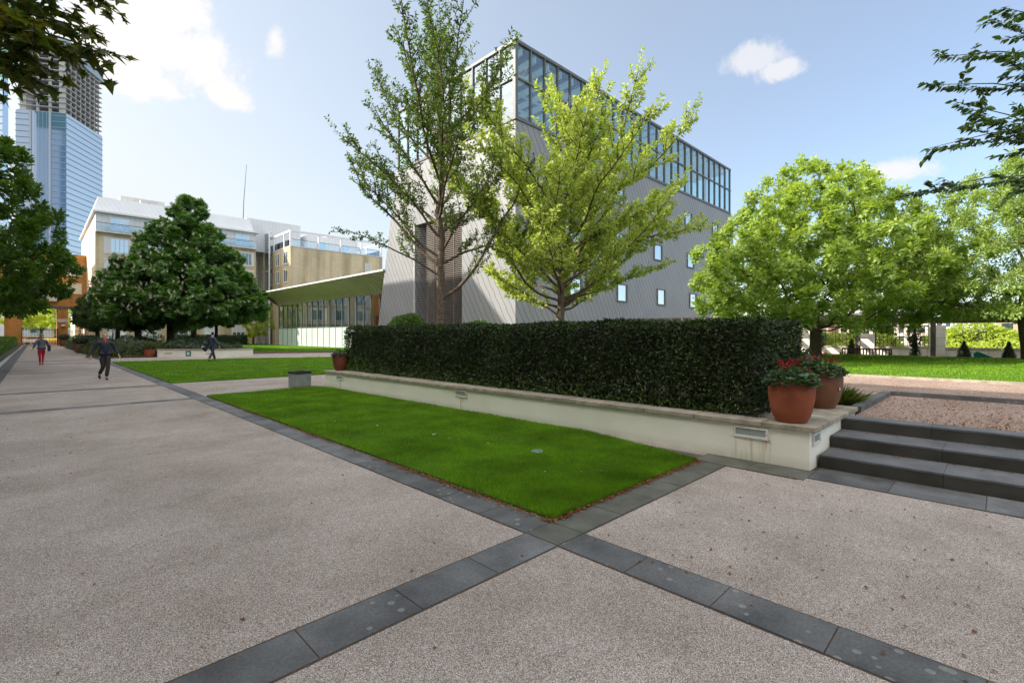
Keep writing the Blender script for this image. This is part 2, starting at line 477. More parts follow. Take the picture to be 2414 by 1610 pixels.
def wood(P, ch, r, mb, rmin=0.0):
    st = [(0, None)]
    while st:
        i, p = st.pop(); pts = []; rr = []
        if p is not None: pts.append(P[p]); rr.append(min(r[p], r[i] * 1.25))
        while True:
            pts.append(P[i]); rr.append(r[i])
            c = ch[i]
            if not c: break
            b = max(c, key=lambda q: r[q])
            for q in c:
                if q != b: st.append((q, i))
            i = b
        if max(rr) < rmin or len(pts) < 2: continue
        k = 10 if rr[0] > .08 else 6 if rr[0] > .025 else 4 if rr[0] > .012 else 3
        mb.tube(pts, rr, k, cap=False)
def env_sample(rng, prof, c, n, shell=.35, lean=(0, 0), tier=0):
    """points in a body of revolution; prof: [(z, rx, ry)], c: axis (x,y)"""
    z = np.array([p[0] for p in prof]); a = np.array([p[1] for p in prof]); b = np.array([p[2] if len(p) > 2 else p[1] for p in prof])
    zz = rng.uniform(z[0], z[-1], n * 6); ra = np.interp(zz, z, a); rb = np.interp(zz, z, b)
    keep = rng.uniform(0, (a * b).max(), len(zz)) < ra * rb
    zz, ra, rb = zz[keep][:n], ra[keep][:n], rb[keep][:n]
    if tier: zz = np.floor(zz / tier) * tier + rng.uniform(0, .38 * tier, len(zz))
    t = rng.uniform(0, 2 * np.pi, len(zz)); q = rng.uniform(shell ** 2, 1, len(zz)) ** .5
    h = (zz - z[0]) / (z[-1] - z[0])
    return np.stack([c[0] + np.cos(t) * q * ra + lean[0] * h, c[1] + np.sin(t) * q * rb + lean[1] * h, zz], 1)
def leaves_on(P, par, r, ch, rng, count, size, thresh, spread=.25, up=.35, droop=.1, sv=.25):
    idx = np.array([i for i in range(1, len(P)) if r[i] < thresh])
    w = np.ones(len(idx))
    w[[k for k, i in enumerate(idx) if not ch[i]]] = 3.0
    pick = idx[rng.choice(len(idx), count, p=w / w.sum())]
    pa = np.array(par)[pick]; t = rng.uniform(0, 1.25, (count, 1))
    seg = P[pick] - P[pa]
    base = P[pa] + seg * t
    sd = seg / np.maximum(np.linalg.norm(seg, axis=1, keepdims=True), 1e-6)
    off = unit(rng, count); off -= sd * (off * sd).sum(1, keepdims=True)
    pos = base + off * rng.uniform(0, spread, (count, 1)) * .6
    d = sd * .6 + off * 1.0 + np.array([0, 0, -droop]) + rng.normal(size=(count, 3)) * .25
    n = np.array([0, 0, 1.0]) * up + unit(rng, count) * .8
    return pos, d, n, size * rng.uniform(1 - sv, 1 + sv, count)
# ================================================================== GROUND
rng = np.random.default_rng(7); random.seed(7)
struct(MB().box(-900, 1200, -900, 1400, -.6, -.06), 'ground', mat('far_ground', (.12, .13, .09), (.18, .17, .14), .05, .95), 'dull open ground reaching the horizon')
TX = 9.6   # where the raised terrace starts behind the retaining wall
mb = MB()
mb.box(-1.3, 6.9, -12, 108, -.06, 0); mb.box(6.9, 36, 15.6, 108, -.06, 0)
struct(mb, 'courtyard_path', M_path, 'pale resin bound gravel paving the walk')
# raised terrace of pinkish gravel (top z .50) and the recessed gravel panel at the head of the steps
mb = MB()
mb.box(9.45, 33.05, 1.71, 3.2, -.05, .50); mb.box(12.43, 33.05, -16, 1.71, -.05, .498); mb.box(16.7, 33.05, 3.2, 22, -.05, .499)
struct(mb, 'terrace', M_redgravel, 'raised terrace of pinkish gravel beyond the steps')
struct(MB().box(8.72, 12.3, -16, 1.56, -.05, .475), 'gravel_panel', M_redgravel, 'recessed red gravel panel at the top of the steps')
struct(MB().box(12.3, 12.42, -16, 1.70, .0, .56).box(9.3, 12.3, 1.56, 1.70, .0, .56), 'stone_kerb', M_slab, 'thin raised stone kerb round the gravel panel')
# paving strips: slabs one by one
def slabs(mb, x0, x1, y0, y1, n, z=.004, th=.03, g=.004):
    along = 'y' if (y1 - y0) > (x1 - x0) else 'x'
    a0, a1 = (y0, y1) if along == 'y' else (x0, x1); L = (a1 - a0) / n
    for i in range(n):
        p = a0 + L * i + g; q = a0 + L * (i + 1) - g; e = z + random.uniform(0, .0025)
        if along == 'y': mb.box(x0 + g, x1 - g, p, q, z - th, e)
        else: mb.box(p, q, y0 + g, y1 - g, z - th, e)
mb = MB(); mg = MB()
mj = MB()
for a in ((2.99, 3.33, -6, 2.50), (2.99, 3.33, 2.87, 108), (-.9, 2.99, 2.51, 2.86), (3.33, 6.36, 2.51, 2.86), (6.36, 6.86, 1.7, 2.9), (6.51, 7.14, -12, 1.7),
          (-.9, 2.99, 15.0, 15.36), (-.9, 2.99, 19.75, 20.1), (-.9, 2.99, 38.6, 38.95), (-.9, 2.99, 43.0, 43.35), (-1.3, -.9, -12, 106)):
    mj.box(a[0] - .012, a[1] + .012, a[2] - .012, a[3] + .012, -.05, .0012 + .0001 * random.random())
struct(mj, 'joint_bed', mat('joint_sand', (.05, .035, .025), (.09, .06, .04), 20, .95), 'dark gritty joints between the paving slabs')
slabs(mb, 2.99, 3.33, -6.1, 2.51, 14); slabs(mb, 2.99, 3.33, 2.86, 60, 92); slabs(mb, 2.99, 3.33, 60, 106, 60)
slabs(mb, -.87, 2.99, 2.51, 2.86, 6); slabs(mg, 3.33, 6.36, 2.51, 2.86, 5)
slabs(mg, 6.38, 6.90, 1.62, 2.95, 2); slabs(mg, 6.38, 6.7, 2.95, 6.5, 5); slabs(mb, 6.52, 7.12, -12, 1.62, 18)
slabs(mg, 2.99, 3.33, 2.51, 2.86, 1)
for y in (15.0, 19.75, 38.6, 43.0): slabs(mb, -.87, 2.99, y, y + .35, 6)
struct(mb, 'paving_strip', M_slab, 'dark slate slabs laid as strips across the gravel walk')
struct(mg, 'mossy_paving_strip', M_slabG, 'greenish paving slabs between the grass and the retaining wall')
mb = MB()
for i in range(900):
    y = -10 + i * .125
    if y > 104: break
    mb.box(-1.30, -1.10, y + .005, y + .12, -.03, .004 + random.uniform(0, .004)); mb.box(-1.09, -.88, y + .005, y + .12, -.03, .004 + random.uniform(0, .004))
struct(mb, 'brick_gutter', M_slab, 'grey brick gutter along the low side wall')

# steps
def step_run(name, x0, x1, z1, y1=1.645):
    mb = MB(); y = y1; 
    while y > -12:
        L = random.uniform(.95, 1.35); mb.box(x0, x1, max(y - L, -12) + .0012, y - .0012, -.04, z1); y -= L
    return mb
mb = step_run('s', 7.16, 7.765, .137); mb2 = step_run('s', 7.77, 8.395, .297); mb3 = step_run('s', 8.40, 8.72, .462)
st = MB(); M_tread = mat('slate_tread_lit', (.095, .098, .10), (.155, .158, .16), 3, .7, .15, 35, .3, island=.12, detail=10)  # treads paler than risers: light on them is put into the colour
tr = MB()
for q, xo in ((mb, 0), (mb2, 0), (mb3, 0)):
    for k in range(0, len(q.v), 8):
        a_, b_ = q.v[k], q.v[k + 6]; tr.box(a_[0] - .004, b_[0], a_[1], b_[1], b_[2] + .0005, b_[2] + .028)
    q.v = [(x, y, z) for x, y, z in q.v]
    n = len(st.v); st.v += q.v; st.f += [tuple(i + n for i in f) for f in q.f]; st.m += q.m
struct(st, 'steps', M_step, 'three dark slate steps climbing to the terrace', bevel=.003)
struct(tr, 'lit_step_treads', M_tread, 'blue grey slate treads, coloured lighter for the light on the steps', bevel=.003)

# lawns: earth slab with turf top, real blades in front
def turf_mat(nm, c1, c2, sc=1.3):
    return mat(nm, c1, c2, sc, .9, .8, 60, .1, detail=9)
M_turf = turf_mat('turf', (.055, .125, .010), (.085, .17, .014))
LAWN1 = [(3.36, 2.88), (6.33, 2.88), (6.42, 3.3), (6.62, 4.0), (6.80, 5.0), (6.63, 15.15), (6.45, 15.75), (3.34, 15.35)]
LAWN2 = [(3.34, 20.3), (24, 20.3), (24, 31.5), (19, 33.6), (15.2, 35.6), (10.2, 37.9), (3.34, 38.5)]
LAWN3 = [(11.2, 48.2), (18.0, 45.9), (24.3, 42.5), (24.4, 43.5), (26.9, 44.8), (26.9, 92), (11.2, 92)]
LAWN4 = [(16.9, -16), (33.1, -16), (33.1, 20), (16.9, 20)]
def inpoly(P, x, y):
    c = np.zeros(len(x), bool); j = len(P) - 1
    for i in range(len(P)):
        xi, yi = P[i]; xj, yj = P[j]
        m = ((yi > y) != (yj > y)) & (x < (xj - xi) * (y - yi) / (yj - yi + 1e-12) + xi)
        c ^= m; j = i
    return c
BLADE = ([(0, .5, 0), (0, -.5, 0), (1, 0, 0)], [(0, 1, 2)])
def hill4(x, y):
    return .05 + .05 * np.sin(x * .7) + .02 * np.exp(-((x - 30.2) / 2.0) ** 2)
def blades(name, poly, z, n, h, w, m, label, edge=0, fall=0.0, cx=0, cy=0, zf=None):
    P = np.array(poly); lo = P.min(0); hi = P.max(0)
    out = []
    tot = 0
    while tot < n:
        k = n * 2
        if fall:
            # density falls with distance from the near corner
            x = rng.uniform(lo[0], hi[0], k); y = lo[1] + (hi[1] - lo[1]) * rng.uniform(0, 1, k) ** fall
        else:
            x = rng.uniform(lo[0], hi[0], k); y = rng.uniform(lo[1], hi[1], k)
        m_ = inpoly(poly, x, y); out.append(np.stack([x[m_], y[m_]], 1)); tot += m_.sum()
    xy = np.concatenate(out)[:n]
    zz = np.full(n, z) if zf is None else z + zf(xy[:, 0], xy[:, 1])
    pos = np.column_stack([xy, zz])
    patch = np.sin(xy[:, 0] * 2.1 + 1.3 * np.sin(xy[:, 1] * 1.7)) * np.sin(xy[:, 1] * 2.7 + xy[:, 0])
    d = np.column_stack([rng.normal(size=n) * .45 + patch * .25, rng.normal(size=n) * .45, np.ones(n)])
    nn = unit(rng, n); nn[:, 2] *= .2
    size = h * rng.uniform(.6, 1.3, n) * (1 + .25 * patch)
    tv = [(0, w / h / 2, 0), (0, -w / h / 2, 0), (1, 0, 0)]
    o = bake(name, tv, BLADE[1], pos, d, nn, size, m)
    return tag(o, label, 'grass', None, 'stuff')
def lawn(name, poly, z0, z1, label):
    return struct(MB().prism(poly, z0, z1), name, M_turf, label)
lawn('front_lawn', LAWN1, -.05, .028, 'turf under the clipped front lawn')
lawn('middle_lawn', LAWN2, -.05, .03, 'turf of the middle lawn across the walk')
lawn('far_lawn', LAWN3, -.05, .12, 'turf of the far lawn before the glass pavilion')
# terrace lawn: a gentle ridge along its far side hides the lower ground behind it
mb = MB(); nx = 40; xs = np.linspace(16.9, 33.1, nx); ys = np.linspace(-16, 20, 19)
for i in range(nx):
    for j in range(19):
        e = 1 if 0 < i < nx - 1 else 0
        mb.v.append((xs[i], ys[j], (.53 + hill4(xs[i], ys[j])) if i < nx - 1 else .5))
for i in range(nx - 1):
    for j in range(18):
        a = i * 19 + j; mb.f.append((a, a + 19, a + 20, a + 1)); mb.m.append(0)
struct(mb, 'terrace_lawn', M_turf, 'sunlit lawn on the raised terrace', smooth=True)
struct(MB().box(16.72, 16.9, -16, 20, .3, .56).box(33.1, 33.3, -16, 24, -.05, .58), 'lawn_kerb', M_coping, 'stone kerbs edging the terrace lawn')
struct(MB().prism([(11.0, 47.9), (17.9, 45.6), (24.3, 42.1), (24.3, 42.45), (18.0, 45.85), (11.15, 48.15)], -.05, .16), 'lawn_step', mat('brown_stone', (.16, .12, .08), (.10, .08, .05), 4, .8), 'low brown stone edge of the far lawn')
M_grass = leafmat('grass_blade', (.085, .23, .012), (.185, .325, .022), .35, .6, .2, (1.5, 1.7, .5), patch=.42, pscale=1.1)
M_grassL = leafmat('lawn_blade', (.13, .28, .02), (.22, .38, .03), .35, .6, .2, (1.5, 1.6, .5), patch=.3, pscale=.8)
blades('grass', LAWN1, .025, 230000, .042, .007, M_grass, 'short clipped grass of the front lawn below the white wall', fall=1.7)
blades('grass', LAWN2, .028, 90000, .05, .022, M_grass, 'clipped grass of the middle lawn beside the walk', fall=1.3)
blades('grass', LAWN3, .115, 50000, .06, .03, M_grass, 'clipped grass of the far lawn by the glass pavilion', fall=1.5)
blades('grass', LAWN4, .53, 110000, .055, .018, M_grassL, 'clipped grass on the raised terrace lawn', zf=hill4)

# ================================================================== RETAINING WALL
def wx(y): return 6.87 - .0178 * (y - 1.66)
w_ = thing('retaining_wall', 'low white rendered retaining wall with stone coping under the long dark hedge', 'wall', (6.87, 1.66, 0))
def stain(nt, tc, col):
    L = nt.links
    sx = nt.nodes.new('ShaderNodeSeparateXYZ'); L.new(tc.outputs['Object'], sx.inputs[0])
    def M(op, a, b=None):
        n = nt.nodes.new('ShaderNodeMath'); n.operation = op
        for i, v in enumerate((a, b)):
            if v is None: continue
            if isinstance(v, (int, float)): n.inputs[i].default_value = v
            else: L.new(v, n.inputs[i])
        return n.outputs[0]
    cm = nt.nodes.new('ShaderNodeMapping'); cm.inputs['Scale'].default_value = (1, 14, .9); L.new(tc.outputs['Object'], cm.inputs[0])
    nz = nt.nodes.new('ShaderNodeTexNoise'); nz.inputs['Scale'].default_value = 1.6; nz.inputs['Detail'].default_value = 3; L.new(cm.outputs[0], nz.inputs['Vector'])
    tot = None
    for y0, w in ((.72, .26), (6.78, .06), (12.6, .06)):      # rust under each lamp (y from the corner)
        a = M('LESS_THAN', M('ABSOLUTE', M('SUBTRACT', sx.outputs['Y'], y0)), w)
        b = M('LESS_THAN', sx.outputs['Z'], .32)
        q = M('MULTIPLY', a, b); tot = q if tot is None else M('MAXIMUM', tot, q)
    s = nt.nodes.new('ShaderNodeMapRange'); s.inputs['From Min'].default_value = .48; s.inputs['From Max'].default_value = .72; s.inputs['To Max'].default_value = .55
    L.new(nz.outputs['Fac'], s.inputs['Value'])
    f = M('MULTIPLY', tot, s.outputs[0])
    m = nt.nodes.new('ShaderNodeMix'); m.data_type = 'RGBA'; L.new(f, m.inputs['Factor']); L.new(col, m.inputs['A']); m.inputs['B'].default_value = (.50, .31, .07, 1)
    # green-brown dirt rising from the foot
    n2 = nt.nodes.new('ShaderNodeTexNoise'); n2.inputs['Scale'].default_value = 2.2; n2.inputs['Detail'].default_value = 6; L.new(tc.outputs['Object'], n2.inputs['Vector'])
    e = nt.nodes.new('ShaderNodeMapRange'); e.inputs['From Min'].default_value = .15; e.inputs['From Max'].default_value = 0; e.inputs['To Max'].default_value = .75
    L.new(sx.outputs['Z'], e.inputs['Value'])
    g = M('MULTIPLY', e.outputs[0], n2.outputs['Fac'])
    m2 = nt.nodes.new('ShaderNodeMix'); m2.data_type = 'RGBA'; L.new(g, m2.inputs['Factor']); L.new(m.outputs['Result'], m2.inputs['A']); m2.inputs['B'].default_value = (.30, .27, .15, 1)
    return m2.outputs['Result']
M_wall = mat('stained_white_render', (.90, .87, .76), (.84, .81, .70), 1.6, .85, .35, 70, .2, gen=stain)
mb = MB(); mb.prism([(wx(1.68), 1.68), (7.9, 1.66), (9.3, 1.64), (9.3, 1.9), (7.2, 1.95), (7.05, 15.25), (wx(15.25), 15.25)], -.02, .485)
mb.build('wall_face', M_wall, w_)
mb = MB(); y = 1.60; g = .005
ws = [1.0] + [.78] * 17
ys_ = [1.60]
while ys_[-1] < 15.25: ys_.append(ys_[-1] + random.choice((.72, .80, .92, .62)))
ys_[-1] = 15.33
for a, b in zip(ys_[:-1], ys_[1:]):
    e = random.uniform(-.003, .004)
    mb.prism([(wx(a) - .045, a + g * 1.6), (7.17, a + g * 1.6), (7.17, b - g), (wx(b) - .045, b - g)], .487, .552 + e)
x = 7.18
while x < 9.3:
    x2 = min(x + random.choice((.34, .28, .42)), 9.34); mb.box(x, x2 - .008, 1.60, 2.45, .487, .552 + random.uniform(-.002, .002)); x = x2
mb.build('coping', M_coping, w_, bevel=.008)
def wlight(y0, y1, z0, z1, rot=None):
    xx = wx((y0 + y1) / 2) 
    fr = MB(); fr.box(xx - .022, xx + .005, y0, y1, z0, z0 + .028); fr.box(xx - .022, xx + .005, y0, y1, z1 - .028, z1)
    fr.box(xx - .022, xx + .005, y0, y0 + .03, z0 + .028, z1 - .028); fr.box(xx - .022, xx + .005, y1 - .03, y1, z0 + .028, z1 - .028)
    o = fr.build('wall_light', M_metalL, w_); o['label'] = 'recessed rectangular light with pale steel frame'
    MB().box(xx - .008, xx + .02, y0 + .03, y1 - .03, z0 + .028, z1 - .028).build('lens', M_lens, o)
    s = MB(); 
    for yy in (y0 + .015, y1 - .015): s.tube([(xx - .026, yy, (z0 + z1) / 2), (xx - .02, yy, (z0 + z1) / 2)], .006, 6)
    s.build('screw', M_dark, o)
wlight(2.15, 2.60, .312, .462); wlight(8.24, 8.66, .312, .462); wlight(14.05, 14.5, .312, .462)
fr = MB(); X0, X1, Z0, Z1 = 6.96, 7.30, .30, .45
fr.box(X0, X1, 1.655, 1.685, Z0, Z0 + .025).box(X0, X1, 1.655, 1.685, Z1 - .025, Z1).box(X0, X0 + .028, 1.655, 1.685, Z0 + .025, Z1 - .025).box(X1 - .028, X1, 1.655, 1.685, Z0 + .025, Z1 - .025)
o = fr.build('wall_light', M_metalL, w_); o['label'] = 'recessed light on the end face beside the steps'
MB().box(X0 + .028, X1 - .028, 1.668, 1.69, Z0 + .025, Z1 - .025).build('lens', M_lens, o)
# planting bed behind
struct(MB().box(7.19, 9.44, 2.47, 15.2, -.05, .50).box(9.44, 16.69, 3.21, 15.2, -.05, .47), 'planting_bed', M_earth, 'earth of the raised bed under the hedge')

# ================================================================== HEDGE
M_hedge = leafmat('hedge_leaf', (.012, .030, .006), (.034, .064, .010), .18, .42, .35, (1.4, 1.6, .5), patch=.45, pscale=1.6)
M_hedgeY = leafmat('young_hedge_leaf', (.10, .17, .03), (.06, .12, .02), .3, .35, .6)
def box_hedge(name, label, x0, x1, y0, y1, z0, z1, n, size, m=M_hedge, bump=.07, group=None, gap=0, cat='hedge', m2=None, faces='LRNFT'):
    t = thing(name, label, cat, ((x0 + x1) / 2, (y0 + y1) / 2, z0), group)
    A = {'L': (y1 - y0) * (z1 - z0), 'R': (y1 - y0) * (z1 - z0), 'N': (x1 - x0) * (z1 - z0), 'F': (x1 - x0) * (z1 - z0), 'T': (x1 - x0) * (y1 - y0)}
    tot = sum(A[f] for f in faces); P = []; Nn = []
    for f in faces:
        k = int(n * A[f] / tot); u = rng.uniform(0, 1, k); v = rng.uniform(0, 1, k); dpt = rng.exponential(.06, k) - .02
        if gap and f in 'LN':
            v = v ** .8
        X = x0 + (x1 - x0) * u; Y = y0 + (y1 - y0) * u; Z = z0 + (z1 - z0) * v
        if f == 'L': p = np.stack([x0 + dpt, Y, Z], 1); nn = (-1, 0, .25)
        if f == 'R': p = np.stack([x1 - dpt, Y, Z], 1); nn = (1, 0, .25)
        if f == 'N': p = np.stack([X, y0 + dpt, Z], 1); nn = (0, -1, .25)
        if f == 'F': p = np.stack([X, y1 - dpt, Z], 1); nn = (0, 1, .25)
        if f == 'T': p = np.stack([X, y0 + (y1 - y0) * v, z1 - dpt], 1); nn = (0, 0, 1)
        P.append(p); Nn.append(np.tile(nn, (k, 1)))
    P = np.concatenate(P); Nn = np.concatenate(Nn)
    wv = np.sin(P[:, 1] * 2.3 + P[:, 2] * 3) * np.sin(P[:, 1] * .9 + 1) + .6 * np.sin(P[:, 0] * 3.1 + P[:, 1] * 4.7)
    P = P + Nn * (wv * bump * .5)[:, None]
    # round the top edges a little
    ez = np.clip((P[:, 2] - (z1 - .12)) / .12, 0, 1); cx = (x0 + x1) / 2
    P[:, 0] += np.where(P[:, 0] < cx, 1, -1) * .07 * ez ** 2 * (np.abs(P[:, 0] - cx) > (x1 - x0) / 2 - .12)
    d = unit(rng, len(P)) + np.array([0, 0, .25]) + Nn * .35
    nr = Nn + unit(rng, len(P)) * .75
    o = bake('foliage', LEAF[0], LEAF[1], P, d, nr, size * rng.uniform(.7, 1.3, len(P)), m, t)
    c = MB(); q = .17 if gap else .12
    c.box(x0 + q, x1 - q, y0 + q, y1 - q, z0 + gap, z1 - .1)
    if not gap: c.build('inner_twigs', M_core, t)
    else: t['core'] = 1; global CORE; CORE = c
    return t
hd = box_hedge('clipped_hedge', 'long dark glossy hedge clipped square behind the white wall', 7.12, 9.15, 2.38, 14.95, .55, 1.90, 105000, .055, gap=.42)
# bare stems and airy low leaves in the foot of the hedge
sm = CORE; del hd['core']
for i in range(110):
    x = random.uniform(7.3, 8.9); y = random.uniform(2.5, 14.8)
    sm.tube([(x, y, .48), (x + random.uniform(-.08, .08), y + random.uniform(-.1, .1), .8), (x + random.uniform(-.2, .2), y + random.uniform(-.2, .2), 1.15)], [.02, .014, .008], 5)
sm.build('inner_twigs', M_core, hd)
k = 16000
P = np.stack([rng.uniform(7.15, 9.1, k), rng.uniform(2.4, 14.9, k), .52 + rng.uniform(0, 1, k) ** .7 * .5], 1)
bake('low_foliage', LEAF[0], LEAF[1], P, unit(rng, k), unit(rng, k) + [0, 0, .4], .055 * rng.uniform(.7, 1.2, k), M_hedge, hd)
# pale young tips along the foot and the far end
k = 2500
P = np.stack([rng.uniform(7.02, 7.25, k), 2.6 + 12.3 * rng.uniform(0, 1, k), .58 + rng.exponential(.10, k)], 1)
bake('young_tips', LEAF[0], LEAF[1], P, unit(rng, k) + [-.4, 0, .3], unit(rng, k) + [0, 0, .5], .05 * rng.uniform(.7, 1.2, k), M_hedgeY, hd)

# ---------------- rounded shrubs
def shrub(name, label, c, rx, ry, h, n, size, m, tmpl=LEAF, cat='shrub', group=None, seed=0, lum=.18, core=.55):
    g = np.random.default_rng(seed + 11); t = thing(name, label, cat, c, group)
    v = unit(g, n); v[:, 2] = np.abs(v[:, 2]) * 1.0 - .12
    ph = g.uniform(0, 6.3, 6)
    b = 1 + lum * (np.sin(v[:, 0] * 5 + ph[0]) * np.sin(v[:, 1] * 5 + ph[1]) + .7 * np.sin(v[:, 2] * 7 + ph[2] + v[:, 0] * 4)) - np.abs(g.exponential(.07, n))
    zc = h * .12
    P = np.stack([c[0] + v[:, 0] * rx * b, c[1] + v[:, 1] * ry * b, c[2] + zc + np.maximum(v[:, 2] * (h - zc) * b, -zc + .02)], 1)
    d = v * .7 + unit(g, n) * .9; nr = v + unit(g, n) * .6 + [0, 0, .5]
    bake('foliage', tmpl[0], tmpl[1], P, d, nr, size * g.uniform(.7, 1.3, n), m, t)
    s = MB().ball((c[0], c[1], c[2] + h * .38), rx * core, ry * core, h * core * .69, 16, 10, lambda x, y, z: 1 + .12 * math.sin(5 * x + seed) * math.sin(5 * y + 2))
    for i in range(5):
        a = i * 1.3; s.tube([(c[0] + .1 * rx * math.cos(a), c[1] + .1 * ry * math.sin(a), c[2] - .04), (c[0] + .5 * rx * math.cos(a), c[1] + .5 * ry * math.sin(a), c[2] + h * .6)], [.03, .012], 5)
    s.build('inner_twigs', M_core, t)
    return t
M_shD = leafmat('dark_shrub_leaf', (.018, .045, .014), (.05, .09, .025), .2, .3, .7)
M_shB = leafmat('bluish_shrub_leaf', (.04, .075, .04), (.10, .14, .09), .2, .35, .7, (1.3, 1.4, .7))
M_shO = leafmat('olive_shrub_leaf', (.05, .08, .015), (.09, .12, .03), .3, .45, .4)
M_shG = leafmat('green_shrub_leaf', (.05, .11, .02), (.10, .19, .03), .35, .45, .4)
# domes rising behind the hedge
shrub('rounded_shrub', 'rounded glossy shrub behind the hedge left of the slender tree trunk', (10.6, 16.6, 0), 1.3, 1.3, 2.85, 12000, .10, M_shG, seed=1, lum=.07, core=.62)
shrub('rounded_shrub', 'lower rounded shrub behind the hedge right of the slender tree trunk', (12.4, 14.3, .3), 1.5, 1.2, 2.15, 11000, .10, M_shG, seed=2, lum=.07, core=.62)
shrub('leafy_shrub', 'loose leafy shrub beyond the rear flower pot', (10.1, 2.75, .5), .75, .62, .88, 1600, .12, M_shD, seed=3)
# grassy clump beside the pots
t = thing('grass_clump', 'tufted grassy clump on the gravel behind the brown pot', 'plant', (9.95, 2.0, .5))
k = 900; a = rng.uniform(0, 6.28, k); q = rng.uniform(0, .42, k)
P = np.stack([9.98 + q * np.cos(a) * .8, 2.02 + q * np.sin(a) * .7, np.full(k, .5)], 1)
d = np.stack([np.cos(a) * (.3 + q * 1.6), np.sin(a) * (.3 + q * 1.6), np.full(k, .8)], 1)
bake('blade', [(0, .03, 0), (0, -.03, 0), (.55, .03, .0), (.55, -.03, 0), (1, 0, -.18)], [(0, 1, 3, 2), (2, 3, 4)], P, d, unit(rng, k) * .4 + [0, 0, .5], .36 * rng.uniform(.5, 1.1, k), M_shO, t)

# ================================================================== POTS
M_ger = leafmat('geranium_leaf', (.035, .085, .03), (.09, .145, .075), .25, .4, .5)
M_red = leafmat('red_petal', (.36, .006, .012), (.18, .004, .010), .25, .5, .3, (1.2, .8, .8))
DISC = ([(0, 0, 0), (.3, .45, .05), (.8, .45, .02), (1, 0, -.05), (.8, -.45, .02), (.3, -.45, .05)], [(0, 1, 2, 3), (0, 3, 4, 5)])
def pot_profile(rb, rm, rt, h):
    return [(0, 0), (rb * .96, 0), (rb, .012), (rb * 1.01, .03), (rb + (rm - rb) * .34, h * .14), (rb + (rm - rb) * .62, h * .29), (rb + (rm - rb) * .86, h * .48), (rb + (rm - rb) * .97, h * .64), (rm, h * .80), (rt * 1.0, h * .93), (rt * 1.01, h * .975), (rt * .985, h * .995), (rt * .93, h), (rt * .90, h * .97), (rt * .88, h * .85), (0, h * .85)]
def geranium(name, label, c, rb, rm, rt, h, m, seed, nf=17, n=620, cat='flower pot', group=None):
    g = np.random.default_rng(seed); t = thing(name, label, cat, c, group)
    MB().lathe(c, pot_profile(rb, rm, rt, h), 40).build('pot', m, t, smooth=True)
    MB().lathe((c[0], c[1], c[2] + h * .86), [(0, 0), (rt * .87, 0), (rt * .87, .02), (0, .03)], 20).build('soil', M_earth, t)
    a = g.uniform(0, 6.28, n); q = g.uniform(0, 1, n) ** .5 * rt * 1.12
    z = c[2] + h * .90 + (1 - (q / (rt * 1.2)) ** 2) * g.uniform(.02, .24, n)
    P = np.stack([c[0] + q * np.cos(a), c[1] + q * np.sin(a), z], 1)
    d = np.stack([np.cos(a), np.sin(a), g.normal(size=n) * .4], 1) + unit(g, n) * .5
    bake('leaves', DISC[0], DISC[1], P, d, unit(g, n) * .5 + [0, 0, 1], .062 * g.uniform(.6, 1.3, n), M_ger, t)
    s = MB()
    for i in range(nf):
        a = g.uniform(0, 6.28); q = rt * g.uniform(.1, 1.08); fx, fy = c[0] + q * math.cos(a), c[1] + q * math.sin(a)
        fz = c[2] + h + .06 + .20 * (1 - (q / (rt * 1.3)) ** 2) * g.uniform(.45, 1.2)
        s.tube([(c[0] + q * .6 * math.cos(a), c[1] + q * .6 * math.sin(a), c[2] + h * .9), (fx, fy, fz)], .003, 4)
        k = 24; v = unit(g, k); r0 = g.uniform(.014, .027)
        bake('flower_head', DISC[0], DISC[1], np.array([fx, fy, fz]) + v * r0, v + unit(g, k) * .6, v, np.full(k, .017), M_red, t)
    s.build('stalks', M_shG, t)
    return t
geranium('flower_pot', 'large orange terracotta pot of red geraniums on the wall corner', (7.14, 1.96, .553), .190, .278, .270, .555, M_terra, 3)
p2 = geranium('flower_pot', 'brown glazed pot of red geraniums with a white chip', (8.86, 2.02, .553), .205, .308, .298, .585, M_terraD, 4)
MB().ball((8.74, 1.735, .553 + .315), .030, .006, .02, 8, 6, lambda x, y, z: 1 + .4 * math.sin(3 * x + 2 * z)).build('chip', mat('white_chip', (.7, .68, .62)), p2)
# plain pot at the far end of the wall
t = geranium('flower_pot', 'dark red pot at the far end of the retaining wall beside the hedge', (6.98, 14.95, .553), .155, .245, .235, .50, mat('dark_red_terracotta', (.20, .05, .03), (.15, .04, .025), 4, .6), 5, nf=0, n=420, cat='flower pot')

# ================================================================== LITTER BIN
M_conc = mat('grey_concrete', (.20, .215, .205), (.29, .305, .29), 6, .8, .2, 60, .25, detail=8)
t = thing('litter_bin', 'square grey concrete litter bin with black top at the lawn corner', 'bin', (6.1, 16.0, 0))
t.rotation_euler = (0, 0, R(8))
def loc(o): return o
b = MB().box(-.25, .25, -.25, .25, 0, .44)
def build_local(mb, name, m, par, **k):
    o0 = origin(par); mb.v = [(x + o0.x, y + o0.y, z + o0.z) for x, y, z in mb.v]; return mb.build(name, m, par, **k)
build_local(b, 'bin_body', M_conc, t, bevel=.008)
r = MB(); r.box(-.262, .262, -.262, -.20, .442, .525).box(-.262, .262, .20, .262, .442, .525).box(-.262, -.20, -.20, .20, .442, .525).box(.20, .262, -.20, .20, .442, .525)
build_local(r, 'rim', M_dark, t, bevel=.006)
build_local(MB().box(-.2, .2, -.2, .2, .442, .49), 'ashtray', mat('grey_tray', (.12, .12, .13)), t)

